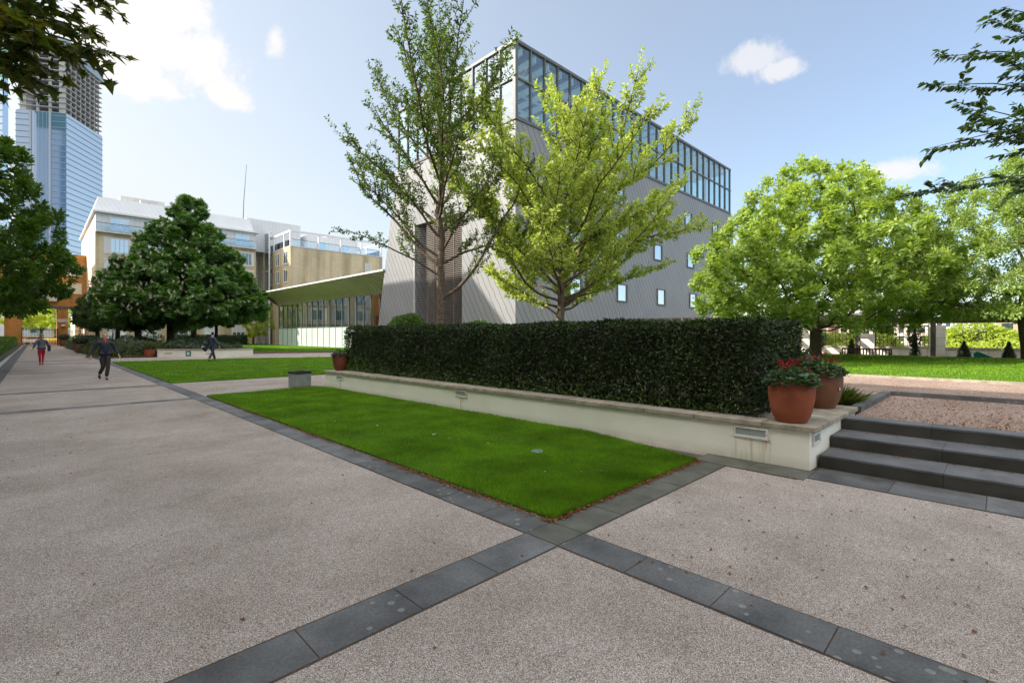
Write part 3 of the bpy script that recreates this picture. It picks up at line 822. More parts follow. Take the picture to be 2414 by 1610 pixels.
# ================================================================== LITTER AND LEAVES ON THE GROUND
M_fall = leafmat('fallen_leaf', (.30, .14, .05), (.14, .06, .03), .15, .8, .2, (1.2, 1, .7))
def litter(name, P, size, label, m=M_fall):
    k = len(P)
    o = bake(name, LEAFB[0], LEAFB[1], P, unit(rng, k) * [1, 1, .25], unit(rng, k) * .45 + [0, 0, 1], size * rng.uniform(.4, 1.4, k), m)
    return tag(o, label, 'leaves', None, 'stuff')
k = 4200
y = 2.9 + 12.2 * rng.uniform(0, 1, k) ** 1.3; dens = rng.uniform(0, 1, k) < .25 + .75 * (np.sin(y * 1.7) * .5 + .5)
y = y[dens]; P1 = np.stack([3.34 + rng.normal(size=len(y)) * .042, y, np.full(len(y), .018)], 1)
x = rng.uniform(3.3, 6.4, 2200); P2 = np.stack([x, 2.885 + rng.normal(size=len(x)) * .035, np.full(len(x), .018)], 1)
litter('leaf_litter', np.concatenate([P1, P2]), .028, 'band of brown leaf litter along the edge of the front lawn')
k = 800; P = np.stack([rng.uniform(-.8, 9, k), rng.uniform(-1.5, 16, k), np.full(k, .012)], 1); P = P[(P[:, 0] < 3) | (P[:, 1] < 2.5)]; P = P[P[:, 0] < 6.4]
k = 260; Q = np.stack([3.2 + 3.3 * rng.uniform(0, 1, k), -1.4 + 3.8 * rng.uniform(0, 1, k), np.full(k, .012)], 1)
litter('scattered_leaves', np.concatenate([P, Q]), .027, 'small brown buds and leaves scattered over the gravel')
k = 2600; P = np.stack([8.8 + 3.4 * rng.uniform(0, 1, k) ** 1.4, -5 + 6.5 * rng.uniform(0, 1, k), np.full(k, .484)], 1)
litter('terrace_leaves', P, .035, 'brown leaves lying on the red gravel panel', M_fall)
k = 420; sx_ = rng.choice([7.72, 8.34], k); P = np.stack([sx_ - np.abs(rng.normal(size=k)) * .06, rng.uniform(-5, 1.5, k), np.where(sx_ < 8, .172, .332)], 1)
litter('step_leaves', P, .026, 'dry leaves caught at the foot of each step')
M_pale = mat('pale_petal', (.6, .58, .5), (.5, .42, .3), 10)
o = bake('dry_leaf', MAPLE[0], MAPLE[1], np.array([[4.62, 6.55, .07]]), np.array([[1, -.3, .1]]), np.array([[.1, .1, 1.]]), np.array([.09]), M_pale)
tag(o, 'pale dry leaf lying on the front lawn', 'leaf')
k = 26; P = np.stack([rng.uniform(3.5, 6.4, k), rng.uniform(3, 14, k), np.full(k, .06)], 1)
tag(litter('petals', P, .03, 'pale petals and specks dropped on the front lawn', M_pale), None, 'petals')
t = thing('ground_light', 'small round blue grey light set flush in the front lawn', 'light', (5.05, 4.62, .03))
MB().lathe((5.05, 4.62, 0), [(0, .0), (.085, .0), (.085, .056), (.07, .060), (0, .060)], 20).build('lamp_ring', M_conc, t)
MB().lathe((5.05, 4.62, .0), [(0, .055), (.066, .055), (.066, .064), (0, .066)], 20).build('lamp_glass', glassmat('blue_lens', (.3, .4, .4), .3, .1, opaque=(.20, .33, .36)), t)
# ================================================================== BUILDINGS
class FB(MB):
    """boxes laid on a facade. plane 'y': faces -Y at Y=pos, u = x; plane 'x': faces -X at X=pos, u = y. d = outward"""
    def __init__(s, plane, pos): super().__init__(); s.pl = plane; s.pos = pos
    def fb(s, u0, u1, z0, z1, d0, d1):
        if s.pl == 'y': return s.box(u0, u1, s.pos - d1, s.pos - d0, z0, z1)
        return s.box(s.pos - d1, s.pos - d0, u0, u1, z0, z1)
M_wframe = mat('white_frame', (.75, .76, .76), (.68, .69, .70), 3, .5)
M_pane = glassmat('window_glass', (.3, .4, .45), .42, .03, opaque=(.05, .08, .10))
M_paneB = glassmat('blue_window_glass', (.3, .4, .5), .45, .03, opaque=(.10, .18, .24))
def window(par, plane, pos, u0, u1, z0, z1, nu=2, rec=.0, fw=.08, pane=None, panel=None, label=None, sill=True):
    """frame (proud of the wall 3 cm) > pane, sill"""
    f = FB(plane, pos); w = (u1 - u0)
    f.fb(u0, u1, z0, z0 + fw, .002, .06); f.fb(u0, u1, z1 - fw, z1, .002, .06)
    for i in range(nu + 1):
        c = u0 + fw / 2 + (w - fw) * i / nu; f.fb(c - fw / 2, c + fw / 2, z0 + fw, z1 - fw, .002, .055)
    o = f.build('window', M_wframe, par)
    if label: o['label'] = label
    FB(plane, pos).fb(u0 + fw, u1 - fw, z0 + fw, z1 - fw, .001, .02).build('pane', pane or M_pane, o)
    if sill: FB(plane, pos).fb(u0 - .08, u1 + .08, z0 - .10, z0 - .003, .0, .10).build('sill', M_wframe, o)
    return o
def brickmat(name, c1, c2, mortar, plane='y', sc=1.0):
    def f(nt, tc, col):
        L = nt.links; s = nt.nodes.new('ShaderNodeSeparateXYZ'); L.new(tc.outputs['Object'], s.inputs[0])
        a = nt.nodes.new('ShaderNodeMath'); a.operation = 'ADD'; L.new(s.outputs['X'], a.inputs[0]); L.new(s.outputs['Y'], a.inputs[1])
        c = nt.nodes.new('ShaderNodeCombineXYZ'); L.new(a.outputs[0], c.inputs['X']); L.new(s.outputs['Z'], c.inputs['Y'])
        b = nt.nodes.new('ShaderNodeTexBrick'); L.new(c.outputs[0], b.inputs['Vector'])
        b.inputs['Scale'].default_value = sc; b.inputs['Brick Width'].default_value = .46; b.inputs['Row Height'].default_value = .15; b.inputs['Mortar Size'].default_value = .015
        b.inputs['Color1'].default_value = (*c1, 1); b.inputs['Color2'].default_value = (*c2, 1); b.inputs['Mortar'].default_value = (*mortar, 1)
        m = nt.nodes.new('ShaderNodeMapping'); m.inputs['Scale'].default_value = (.9, .9, .12); L.new(tc.outputs['Object'], m.inputs[0])
        n = nt.nodes.new('ShaderNodeTexNoise'); n.inputs['Scale'].default_value = .7; n.inputs['Detail'].default_value = 7; L.new(m.outputs[0], n.inputs['Vector'])
        q = ramp(nt, n.outputs['Fac'], [(.36, (.62, .62, .60)), (.56, (1, 1, 1))])
        x = nt.nodes.new('ShaderNodeMix'); x.data_type = 'RGBA'; x.blend_type = 'MULTIPLY'; x.inputs['Factor'].default_value = 1
        L.new(b.outputs['Color'], x.inputs['A']); L.new(q, x.inputs['B']); return x.outputs['Result']
    return mat(name, c1, c2, 2, .9, 0, gen=f)
M_bY = brickmat('yellow_brick', (.70, .57, .35), (.62, .50, .30), (.52, .46, .36))
M_bO = brickmat('orange_brick', (.60, .27, .06), (.50, .21, .045), (.42, .26, .12))
def panelmat(name, c, w=1.0, dark=.7, rough=.6, off=0):
    """vertical panel joints"""
    def f(nt, tc, col):
        L = nt.links; s = nt.nodes.new('ShaderNodeSeparateXYZ'); L.new(tc.outputs['Object'], s.inputs[0])
        a = nt.nodes.new('ShaderNodeMath'); a.operation = 'ADD'; L.new(s.outputs['X'], a.inputs[0]); L.new(s.outputs['Y'], a.inputs[1])
        d = nt.nodes.new('ShaderNodeMath'); d.operation = 'DIVIDE'; L.new(a.outputs[0], d.inputs[0]); d.inputs[1].default_value = w
        fr = nt.nodes.new('ShaderNodeMath'); fr.operation = 'FRACT'; L.new(d.outputs[0], fr.inputs[0])
        q = ramp(nt, fr.outputs[0], [(0, (dark,) * 3), (.05, (dark,) * 3), (.08, (1, 1, 1)), (1, (1, 1, 1))])
        x = nt.nodes.new('ShaderNodeMix'); x.data_type = 'RGBA'; x.blend_type = 'MULTIPLY'; x.inputs['Factor'].default_value = 1
        L.new(col, x.inputs['A']); L.new(q, x.inputs['B']); return x.outputs['Result']
    return mat(name, c, tuple(v * .93 for v in c), .6, rough, gen=f)
M_wpan = panelmat('white_panel', (.66, .67, .68), .62, .78)
M_conW = mat('pale_concrete', (.62, .61, .58), (.52, .51, .48), 2, .8)

# ---- the grey museum-like hall with the diamond shingles and the glass storey
def shingle(nt, tc, col):
    L = nt.links; s = nt.nodes.new('ShaderNodeSeparateXYZ'); L.new(tc.outputs['Object'], s.inputs[0])
    def M(op, a, b=None):
        n = nt.nodes.new('ShaderNodeMath'); n.operation = op
        for i, v in enumerate((a, b)):
            if v is None: continue
            if isinstance(v, (int, float)): n.inputs[i].default_value = v
            else: L.new(v, n.inputs[i])
        return n.outputs[0]
    # u grows along X on one face and falls along Y on the other: the seams lean away from the corner
    u = M('SUBTRACT', M('ADD', s.outputs['X'], 0), M('MULTIPLY', s.outputs['Y'], 1.0))
    v = M('ADD', u, M('MULTIPLY', s.outputs['Z'], .60))
    # each seam runs steeply down, then jogs back a little at every shingle
    row = M('FLOOR', M('DIVIDE', v, .60)); par_ = M('MULTIPLY', M('MODULO', row, 2.0), .5)
    zz = M('ADD', M('DIVIDE', s.outputs['Z'], 1.25), par_)
    v = M('SUBTRACT', v, M('MULTIPLY', M('PINGPONG', M('DIVIDE', s.outputs['Z'], .55), 1.0), .07))
    c = nt.nodes.new('ShaderNodeCombineXYZ'); L.new(s.outputs['Z'], c.inputs['X']); L.new(v, c.inputs['Y'])
    b = nt.nodes.new('ShaderNodeTexBrick'); L.new(c.outputs[0], b.inputs['Vector']); b.offset = .5
    b.inputs['Scale'].default_value = 1; b.inputs['Brick Width'].default_value = 400; b.inputs['Row Height'].default_value = .60
    b.inputs['Mortar Size'].default_value = .028; b.inputs['Mortar Smooth'].default_value = .2
    b.inputs['Color1'].default_value = (1, 1, 1, 1); b.inputs['Color2'].default_value = (.93, .93, .94, 1); b.inputs['Mortar'].default_value = (.25, .25, .27, 1)
    x = nt.nodes.new('ShaderNodeMix'); x.data_type = 'RGBA'; x.blend_type = 'MULTIPLY'; x.inputs['Factor'].default_value = 1
    L.new(col, x.inputs['A']); L.new(b.outputs['Color'], x.inputs['B'])
    P = nt.nodes['Principled BSDF']; bp = nt.nodes.new('ShaderNodeBump'); bp.inputs['Strength'].default_value = .6; bp.inputs['Distance'].default_value = .03
    L.new(b.outputs['Fac'], bp.inputs['Height']); bp.invert = True; L.new(bp.outputs[0], P.inputs['Normal'])
    return x.outputs['Result']
M_zinc = mat('zinc_shingles', (.25, .248, .252), (.22, .22, .228), .35, .48, spec=.5, gen=shingle)
M_frameG = mat('grey_steel', (.13, .13, .135), (.10, .10, .105), 3, .5)
H = thing('grey_hall', 'tall grey shingled hall with leaning walls and a glass top storey', 'building', (24.5, 24.5, 0))
X0, Y0, ZT = 24.5, 24.5, 17.15
mb = MB()
# walls with a recess for the louvres (y 30.6..37.5, z 0..11.6) on the left face
V = [(X0, Y0, 0), (66.3, Y0, 0), (66.3, 44.6, 0), (X0, 44.6, 0), (X0, Y0, ZT), (64.2, Y0, ZT), (64.2, 40.6, ZT), (X0, 40.6, ZT)]
mb.poly([V[0], V[1], V[5], V[4]]); mb.poly([V[1], V[2], V[6], V[5]]); mb.poly([V[2], V[3], V[7], V[6]]); mb.poly([V[4], V[5], V[6], V[7]])
def edge_y(z): return 44.6 + (40.6 - 44.6) * z / ZT
mb.poly([(X0, Y0, 0), (X0, Y0, ZT), (X0, 30.6, ZT), (X0, 30.6, 0)])
mb.poly([(X0, 30.6, 11.6), (X0, 30.6, ZT), (X0, 37.5, ZT), (X0, 37.5, 11.6)])
mb.poly([(X0, 37.5, 0), (X0, 37.5, ZT), (X0, 40.6, ZT), (X0, 44.6, 0)])
mb.poly([(X0, 30.6, 0), (X0, 30.6, 11.6), (X0 + 1.2, 30.6, 11.6), (X0 + 1.2, 30.6, 0)])
mb.poly([(X0, 37.5, 0), (X0 + 1.2, 36.0, 0), (X0 + 1.2, 36.0, 11.6), (X0, 37.5, 11.6)])
mb.poly([(X0, 30.6, 11.6), (X0, 37.5, 11.6), (X0 + 1.2, 36.0, 11.6), (X0 + 1.2, 30.6, 11.6)])
mb.build('shingled_wall', M_zinc, H)
M_louv = mat('bronze_louvre', (.20, .165, .145), (.15, .125, .11), 2, .5, metal=.3)
lv = MB(); z = .1
while z < 11.5:
    lv.box(X0 + .25, X0 + .45, 30.62, 35.95, z, z + .06); z += .16
z = .1
while z < 11.5:
    lv.poly([(X0 + .05, 37.40, z), (X0 + 1.1, 36.05, z), (X0 + 1.1, 35.9, z + .07), (X0 + .05, 37.25, z + .07)]); z += .16
for y in (31.9, 33.3, 34.7): lv.box(X0 + .2, X0 + .5, y, y + .06, .05, 11.58)
lv.build('louvres', M_louv, H)
MB().box(X0 + .7, X0 + .8, 30.62, 36.3, .02, 11.58).build('louvre_backing', M_dark, H)
MB().box(X0 - .02, X0 - .003, 37.46, 37.56, 0, 11.6).build('edge_strip', M_conW, H)
# glass storey
GZ0, GZ1, GX1, GY1 = 17.16, 22.75, 63.5, 40.2
gx0, gy0 = X0 + .06, Y0 + .06
M_gtop = glassmat('teal_glass', (.70, .90, .90), .17, .02)
b = MB(); b.poly([(gx0, gy0, GZ0), (GX1, gy0, GZ0), (GX1, gy0, GZ1), (gx0, gy0, GZ1)]); b.poly([(gx0, GY1, GZ0), (gx0, gy0, GZ0), (gx0, gy0, GZ1), (gx0, GY1, GZ1)])
b.poly([(GX1, gy0, GZ0), (GX1, GY1, GZ0), (GX1, GY1, GZ1), (GX1, gy0, GZ1)]); b.poly([(GX1, GY1, GZ0), (gx0, GY1, GZ0), (gx0, GY1, GZ1), (GX1, GY1, GZ1)])
b.build('glazing', M_gtop, H)
MB().box(gx0 + .15, GX1 - .15, gy0 + .15, GY1 - .15, GZ0 - .02, GZ0 + .25).build('floor_slab', mat('pale_terrazzo', (.72, .72, .70), (.66, .66, .64), .5, .6), H)
fr = MB()
n = 25
for i in range(n + 1):
    x = gx0 + (GX1 - gx0) * i / n; fr.box(x - .045, x + .045, gy0 - .12, gy0 + .10, GZ0, GZ1)
n2 = 10
for i in range(1, n2 + 1):
    y = gy0 + (GY1 - gy0) * i / n2; fr.box(gx0 - .12, gx0 + .10, y - .045, y + .045, GZ0, GZ1)
for z, h in ((GZ0, .22), (20.15, .12), (GZ1 - .02, .22)):
    fr.box(gx0 - .14, GX1 + .14, gy0 - .14, gy0 - .125 + .12, z, z + h); fr.box(gx0 - .14, gx0 - .005, gy0, GY1 + .1, z, z + h)
fr.box(gx0 - .16, gx0 + .12, gy0 - .16, gy0 + .12, GZ0, GZ1 + .22)
for y in (gy0 + 5, gy0 + 10, gy0 + 15): fr.box(GX1 - .1, GX1 + .1, y - .05, y + .05, GZ0, GZ1)
fr.build('mullions', M_frameG, H)
MB().box(gx0 + .02, GX1 - .02, gy0 + .02, GY1 - .02, GZ1 + .02, GZ1 + .08).build('added_glass_roof', glassmat('added_roof_glass', (.80, .92, .92), .08), H)  # roof made of glass only so sunlight brightens the storey
cb = MB()
for i in range(26):
    x = gx0 + .8 + i * 1.5
    if x < GX1 - .5: cb.box(x, x + .14, gy0 + .2, GY1 - .2, GZ1 - .55, GZ1 - .05)
for y in (gy0 + 2.2, gy0 + 4.2, gy0 + 6.2, gy0 + 9, gy0 + 12): cb.box(gx0 + .2, GX1 - .2, y, y + .12, GZ1 - .8, GZ1 - .56)
cb.build('ceiling_beams', M_wframe, H)
for i in range(8):
    for j in range(3): MB().tube([(gx0 + 2.5 + i * 5, gy0 + 2.5 + j * 5.5, GZ0), (gx0 + 2.5 + i * 5, gy0 + 2.5 + j * 5.5, GZ1 - .6)], .16, 10).build('column', M_wframe, H)
MB().box(gx0 + 9, gx0 + 20, gy0 + 8, GY1 - 2.5, GZ0 + .26, GZ1 - 1.4).build('inner_core', mat('inner_wall', (.50, .50, .48), (.42, .42, .41), .4, .8), H)
MB().box(gx0 + 1.2, gx0 + 5.5, gy0 + 3.0, gy0 + 6.5, 19.3, 19.5).box(gx0 + 1.0, gx0 + 6, gy0 + 1.8, gy0 + 2.0, 18.3, 18.7).build('gallery_deck', mat('timber', (.35, .22, .12)), H)
for (x0, z0) in ((37.5, 4.7), (44.75, 4.7), (51.4, 9.15), (50.85, 13.6), (58.0, 13.6), (52.0, 4.7), (30.6, 4.7), (30.6, 9.2), (36.9, 9.3), (43.5, 13.6), (44.1, 9.2), (58.3, 9.15), (37.0, 13.6), (59.0, 4.7)):
    x1, z1 = x0 + 1.75, z0 + 1.65
    f = FB('y', Y0); t_ = .11
    f.fb(x0, x1, z0, z0 + t_, -.02, .10); f.fb(x0, x1, z1 - t_, z1, -.02, .10); f.fb(x0, x0 + t_, z0 + t_, z1 - t_, -.02, .10); f.fb(x1 - t_ * 2.2, x1, z0 + t_, z1 - t_, -.02, .10)
    o = f.build('window', M_frameG, H)
    FB('y', Y0).fb(x0 + t_, x1 - t_ * 2.2, z0 + t_, z1 - t_, .005, .03).build('pane', M_paneB, o)

# ---- glass pavilion with the flared metal eave
PS = 1.109
PV = thing('glass_pavilion', 'glass walled pavilion under a curved flaring metal eave', 'building', (24.5, 58, 0))
PY0, PY1 = 42.9, 79.6; PX = 27.15; PZ = 6.42
M_gp = glassmat('pavilion_glass', (.80, .90, .86), .34, .04)
MB().poly([(PX, PY1, .1), (PX, PY0, .1), (PX, PY0, PZ), (PX, PY1, PZ)]).poly([(PX, PY1, .1), (PX, PY1, PZ), (34, PY1 + .6, PZ), (34, PY1 + .6, .1)]).build('glazing', M_gp, PV)
fr = MB(); n = 20
for i in range(n + 1):
    y = PY0 + (PY1 - PY0) * i / n; fr.box(PX - .08, PX + .1, y - .03, y + .03, .05, PZ)
fr.box(PX - .07, PX - .02, PY0, PY1, 2.62, 2.69)
fr.build('mullions', mat('green_grey_steel', (.17, .22, .19)), PV)
MB().box(PX - .25, PX + .1, PY0, PY1, -.05, .12).build('plinth', M_conW, PV)
# eave: curved soffit from the head of the glass to the lip
pr = [(27.1, 6.2), (27.02, 6.5), (26.75, 6.95), (26.3, 7.35), (25.7, 7.68), (25.0, 7.9), (24.35, 8.02)]
ev = MB(); yA, yB = 42.75, 80.0; NS = 44
for i in range(len(pr) - 1):
    for j in range(NS):
        a = yA + (yB - yA) * j / NS; b_ = yA + (yB - yA) * (j + 1) / NS
        a2 = max(a, edge_y(pr[i][1]) if a < 42 else a)
        (x1, z1), (x2, z2) = pr[i], pr[i + 1]
        ev.poly([(x1, a, z1), (x1, b_, z1), (x2, b_, z2), (x2, a, z2)])
    # raised standing seams
for j in range(NS + 1):
    a = yA + (yB - yA) * j / NS
    for i in range(len(pr) - 1):
        (x1, z1), (x2, z2) = pr[i], pr[i + 1]
        ev.bar((x1, a, z1 - .02), (x2, a, z2 - .02), .05, .05)
ev.build('eave_soffit', mat('bronze_grey_metal', (.58, .50, .36), (.50, .44, .32), .6, .45, spec=.5, metal=.1), PV, smooth=False)
MB().box(24.26, 24.34, yA, yB, 7.97, 8.13).build('eave_lip', M_wframe, PV)
MB().poly([(24.3, yA, 8.12), (24.3, yB, 8.12), (35.5, yB, 8.5), (35.5, yA, 8.5)]).poly([(27.1, yB, 6.2), (35, yB, 6.2), (35, yB, 8.5), (24.35, yB, 8.05)]).build('roof', M_frameG, PV)
inn = MB(); inn.box(35, 35.3, 44.6, 80, 0, 7.5)
inn.build('inner_wall', mat('pale_inner_wall', (.62, .62, .56), (.50, .52, .47), .5, .7), PV)
for y in (50.0, 53, 56, 60, 64, 69, 74): MB().box(29.2, 29.9, y, y + .9, .1, 6.3).build('timber_column', mat('brown_timber', (.13, .075, .045)), PV)
MB().box(PX + .12, 34.9, 44.65, 79.5, -.05, .08).build('floor_slab', mat('pale_floor', (.55, .5, .42)), PV)
MB().box(PX - .03, PX - .012, 44.7, PY1, .13, 2.60).build('reflection_band', glassmat('reflection_white_glass', (.6, .7, .66), .16, .18, opaque=(.62, .72, .67)), PV)  # whitish reflection on the lower glass put into the pane colour
MB().box(PX + .5, PX + .6, 44.9, 79.2, .09, 2.55).build('reflection_backing', mat('reflection_white', (.80, .82, .80), (.74, .77, .75), .4, .6), PV)  # white panel added to imitate the reflection in the lower glass
MB().box(PX + .12, 34.9, 44.65, 79.5, 6.32, 6.4).build('ceiling', mat('ceiling_white', (.6, .6, .56)), PV)

# ---- yellow brick apartment block (front faces -Y at 89)
A = thing('apartment_block', 'yellow brick apartment block with white upper storeys behind the chestnut tree', 'building', (5.95, 89, 0))
MB().box(5.95, 26.6, 89, 118, 0, 16.3).build('brick_wall', M_bY, A)
f = FB('x', 5.95); f.fb(89, 118, 0, 16.3, .004, .06); f.build('rendered_end', mat('cream_render', (.72, .60, .44), (.66, .55, .40), .5, .8), A)
up = MB(); up.prism([(5.95, 89.0), (26.6, 89.0), (26.6, 118), (5.95, 118)], 16.32, 18.85); up.build('white_storey', M_wpan, A)
ro = MB(); ro.box(5.6, 27.0, 88.5, 118.2, 18.87, 19.12); ro.build('eave', M_wframe, A)
# mansard
ro = MB(); ro.v += [(5.7, 89.2, 19.12), (26.4, 89.2, 19.12), (26.4, 117, 19.12), (5.7, 117, 19.12), (6.3, 90.4, 21.4), (26.0, 90.4, 21.4), (26, 116, 21.4), (6.3, 116, 21.4)]
ro.f += [(0, 1, 5, 4), (1, 2, 6, 5), (2, 3, 7, 6), (3, 0, 4, 7), (4, 5, 6, 7)]; ro.m += [0] * 5
ro.build('mansard_roof', M_wpan, A)
MB().box(9, 14.5, 93, 99, 21.42, 22.6).box(15.5, 19, 92, 98, 21.42, 22.3).box(11.2, 13.2, 90.9, 92.4, 21.42, 21.95).build('roof_plant', M_conW, A)
MB().box(26.0, 35.2, 92, 104, 16.32, 22.0).build('stair_penthouse', M_wpan, A)
# balcony floor: slab, glass, rail
FB('y', 89).fb(5.95, 26.6, 16.1, 16.3, 0, .55).build('balcony_slab', M_conW, A)
FB('y', 89).fb(6.0, 26.55, 16.32, 17.35, .50, .52).build('balcony_glass', glassmat('balcony_glass', (.86, .90, .91), .08), A)
FB('y', 89).fb(6.0, 26.55, 17.36, 17.44, .48, .54).build('balcony_rail', M_frameG, A)
for u in (7.5, 11.5, 15.6, 19.6, 23.5): window(A, 'y', 89, u, u + 2.2, 16.45, 18.4, 4, pane=M_paneB, sill=False, label='white balcony doors on the top floor' if u == 7.5 else None)
for zf in (13.2, 10.2, 7.2, 4.2):
    for u in (6.8, 11.2, 15.6, 20.0, 23.2):
        pn = FB('y', 89).fb(u, u + 3.1, zf, zf + 2.35, .004, .05); o = pn.build('window_panel', M_wpan, A)
        window(o, 'y', 88.945, u + .75, u + 2.9, zf + .15, zf + 2.2, 4, pane=M_paneB, sill=False) if False else None
        f = FB('y', 88.95); 
        for i in range(4): f.fb(u + .8 + i * .5, u + 1.2 + i * .5, zf + .25, zf + 2.1, .003, .03)
        f.build('pane', M_paneB, o)
FB('y', 89).fb(5.95, 26.6, 3.62, 3.95, .0, .25).build('string_course', M_conW, A)
for u in (7.2, 11.0, 14.9, 19.0, 22.9):
    o = FB('y', 89).fb(u, u + 2.1, .3, 3.35, .004, .05).build('window_panel', M_wpan, A)
    f = FB('y', 88.95)
    for i in range(3): f.fb(u + .2 + i * .62, u + .68 + i * .62, .5, 2.1, .003, .03)
    f.build('pane', M_pane, o)
# roof bracket lamp and aerial
t = thing('roof_crane', 'grey arm with a hanging head standing over the apartment roof', 'crane', (18.3, 96, 19.2))
MB().tube([(14.3, 96, 21), (14.3, 96, 22.2), (15.2, 96, 22.55), (18.8, 96, 23.3), (19.7, 96, 23.2), (20.0, 96, 22.6)], [.16] * 6, 8).build('arm', M_frameG, t)
MB().box(18.7, 21.1, 95.7, 96.3, 22.05, 22.25).box(19.8, 20.2, 95.9, 96.1, 22.25, 22.7).build('head', M_frameG, t)
t = thing('roof_aerial', 'thin tall aerial rising from the white roof', 'aerial', (25.7, 93, 19.1))
MB().tube([(25.7, 93, 19.1), (25.85, 93, 25), (26.3, 93, 31.5)], [.09, .07, .04], 6).build('mast', M_frameG, t)
MB().box(25.5, 25.9, 92.8, 93.2, 19.12, 19.5).build('aerial_foot', M_frameG, t)

# ---- second brick block with roof terrace frame
B = thing('brick_block', 'lower yellow brick block with a white frame round its roof terrace', 'building', (27, 74.4, 0))
MB().box(27, 42.2, 74.4, 89, 0, 14.8).build('brick_wall', M_bY, B)
FB('y', 74.4).fb(26.97, 42.23, 14.82, 15.0, -14.5, .04).build('parapet_cap', M_conW, B)
M_fr = mat('white_steel', (.78, .79, .80), (.7, .71, .72), 2, .5)
f = MB()
zt0, zt1 = 17.05, 17.35
f.box(26.95, 42.2, 74.4, 74.65, zt0, zt1); f.box(26.95, 27.2, 74.66, 88.8, zt0, zt1); f.box(41.95, 42.2, 74.66, 86, zt0, zt1)
for x in (26.95, 31.2, 34.8, 38.3, 41.95): f.box(x, x + .22, 74.42, 74.62, 15.0, zt0)
for y in (77.0, 81.5, 85): f.box(26.97, 27.15, y, y + .2, 15.0, zt0)
for y in (79.5, 85): f.box(41.95, 42.15, y, y + .2, 15.0, zt0)
f.build('terrace_frame', M_fr, B)
g = MB(); g.box(27.3, 41.9, 74.75, 74.77, 15.02, 16.0).box(27.25, 27.27, 74.8, 88, 15.02, 16.0).box(41.85, 41.87, 74.8, 86, 15.02, 16.0)
g.build('terrace_glass', MATS['balcony_glass'], B)
g = MB(); g.box(27.3, 41.9, 74.73, 74.79, 16.01, 16.07).box(27.22, 27.3, 74.8, 88, 16.01, 16.07); g.build('terrace_rail', M_frameG, B)
MB().box(32.6, 41.5, 82, 89, 15.02, 18.5).build('penthouse', M_wpan, B)
MB().box(36.5, 40, 83.5, 87, 18.52, 19.2).build('roof_plant', M_conW, B)
for u in (34.2, 38.4): window(B, 'y', 82, u, u + 1.5, 15.4, 17.6, 2, pane=M_paneB, sill=False)
for z in (12.4, 9.65, 6.9):
    for u in (75.55, 79.0, 82.4, 86.0):
        window(B, 'x', 27, u, u + 1.5, z, z + 1.9, 2, fw=.10)
window(B, 'y', 74.4, 39.0, 40.2, 12.0, 13.6, 1, label='pale blind window near the far corner', pane=M_conW, sill=False)
# glazed stair bay in the inner corner
G = thing('glass_stair_tower', 'white framed glass stair bay between the two brick blocks', 'building', (26.7, 85, 0))
f = MB()
for y in (81.6, 84.0, 86.4, 88.7): f.box(26.3, 26.5, y, y + .2, 0, 17.9)
for z in (2.8, 5.8, 8.8, 11.8, 14.8, 17.8): f.box(26.32, 26.48, 81.8, 88.7, z, z + .12)
for y in (88.6,): f.box(25.6, 25.9, y, y + .3, 0, 18.8)
f.build('frame', M_fr, G)
MB().box(26.36, 26.38, 81.8, 88.7, .1, 17.8).build('glazing', glassmat('stair_glass', (.6, .72, .78), .35), G)
MB().box(26.45, 26.9, 81.8, 88.7, 17.95, 18.1).build('roof', M_fr, G)

for q in (B, G):
    l_ = q.location; q.location = (l_.x * 1.1, l_.y * 1.1, 1.7 + (l_.z - 1.7) * 1.1); q.scale = (1.1,) * 3
# ---- orange brick gatehouse
GH = thing('brick_gatehouse', 'orange brick gatehouse spanning the end of the walk', 'building', (2, 105, 0))
b = MB(); b.box(-14, 5.92, 105, 112, 6.2, 14.6)
b.box(-3.4, -1.5, 105, 107, 0, 6.2).box(2.45, 3.65, 105, 112, 0, 6.2).box(-14, -5.4, 105, 112, 0, 6.2)
b.build('brick_wall', M_bO, GH)
MB().box(2.42, 3.68, 104.96, 105.0, 3.7, 4.2).build('stone_band', M_conW, GH)
MB().box(-14, 5.9, 104.9, 105, 5.75, 6.2).build('steel_lintel', M_frameG, GH)
M_blind = mat('white_blind', (.82, .76, .62), (.75, .70, .60), .5, .8)
for u, z in ((3.55, 11.2), (3.5, 8.35), (.4, 11.2), (-3, 11.2)): window(GH, 'y', 105, u, u + 1.8, z, z + 1.6, 1, pane=M_blind)
b = MB(); b.box(.2, 2.5, 104.3, 104.98, 6.95, 7.8); b.build('canopy', M_conW, GH)
# annexe beyond, right of the pier
t = thing('entrance_annexe', 'pale cream entrance building with a glass door beyond the gate pier', 'building', (5.4, 114, 0))
MB().box(4.9, 12, 115, 130, 0, 5.7).build('cream_wall', mat('sunlit_cream', (.86, .80, .68), (.82, .76, .64), .5, .8), t)
MB().box(4.7, 7.6, 113.0, 115, 3.6, 3.95).box(7.3, 7.6, 113, 115, 0, 3.6).build('porch', M_wframe, t)
o = FB('y', 115).fb(5.5, 7.0, .05, 3.0, .004, .05).build('door', M_frameG, t)
FB('y', 114.95).fb(5.65, 6.2, .2, 2.8, .003, .02).fb(6.3, 6.85, .2, 2.8, .003, .02).build('pane', M_pane, o)
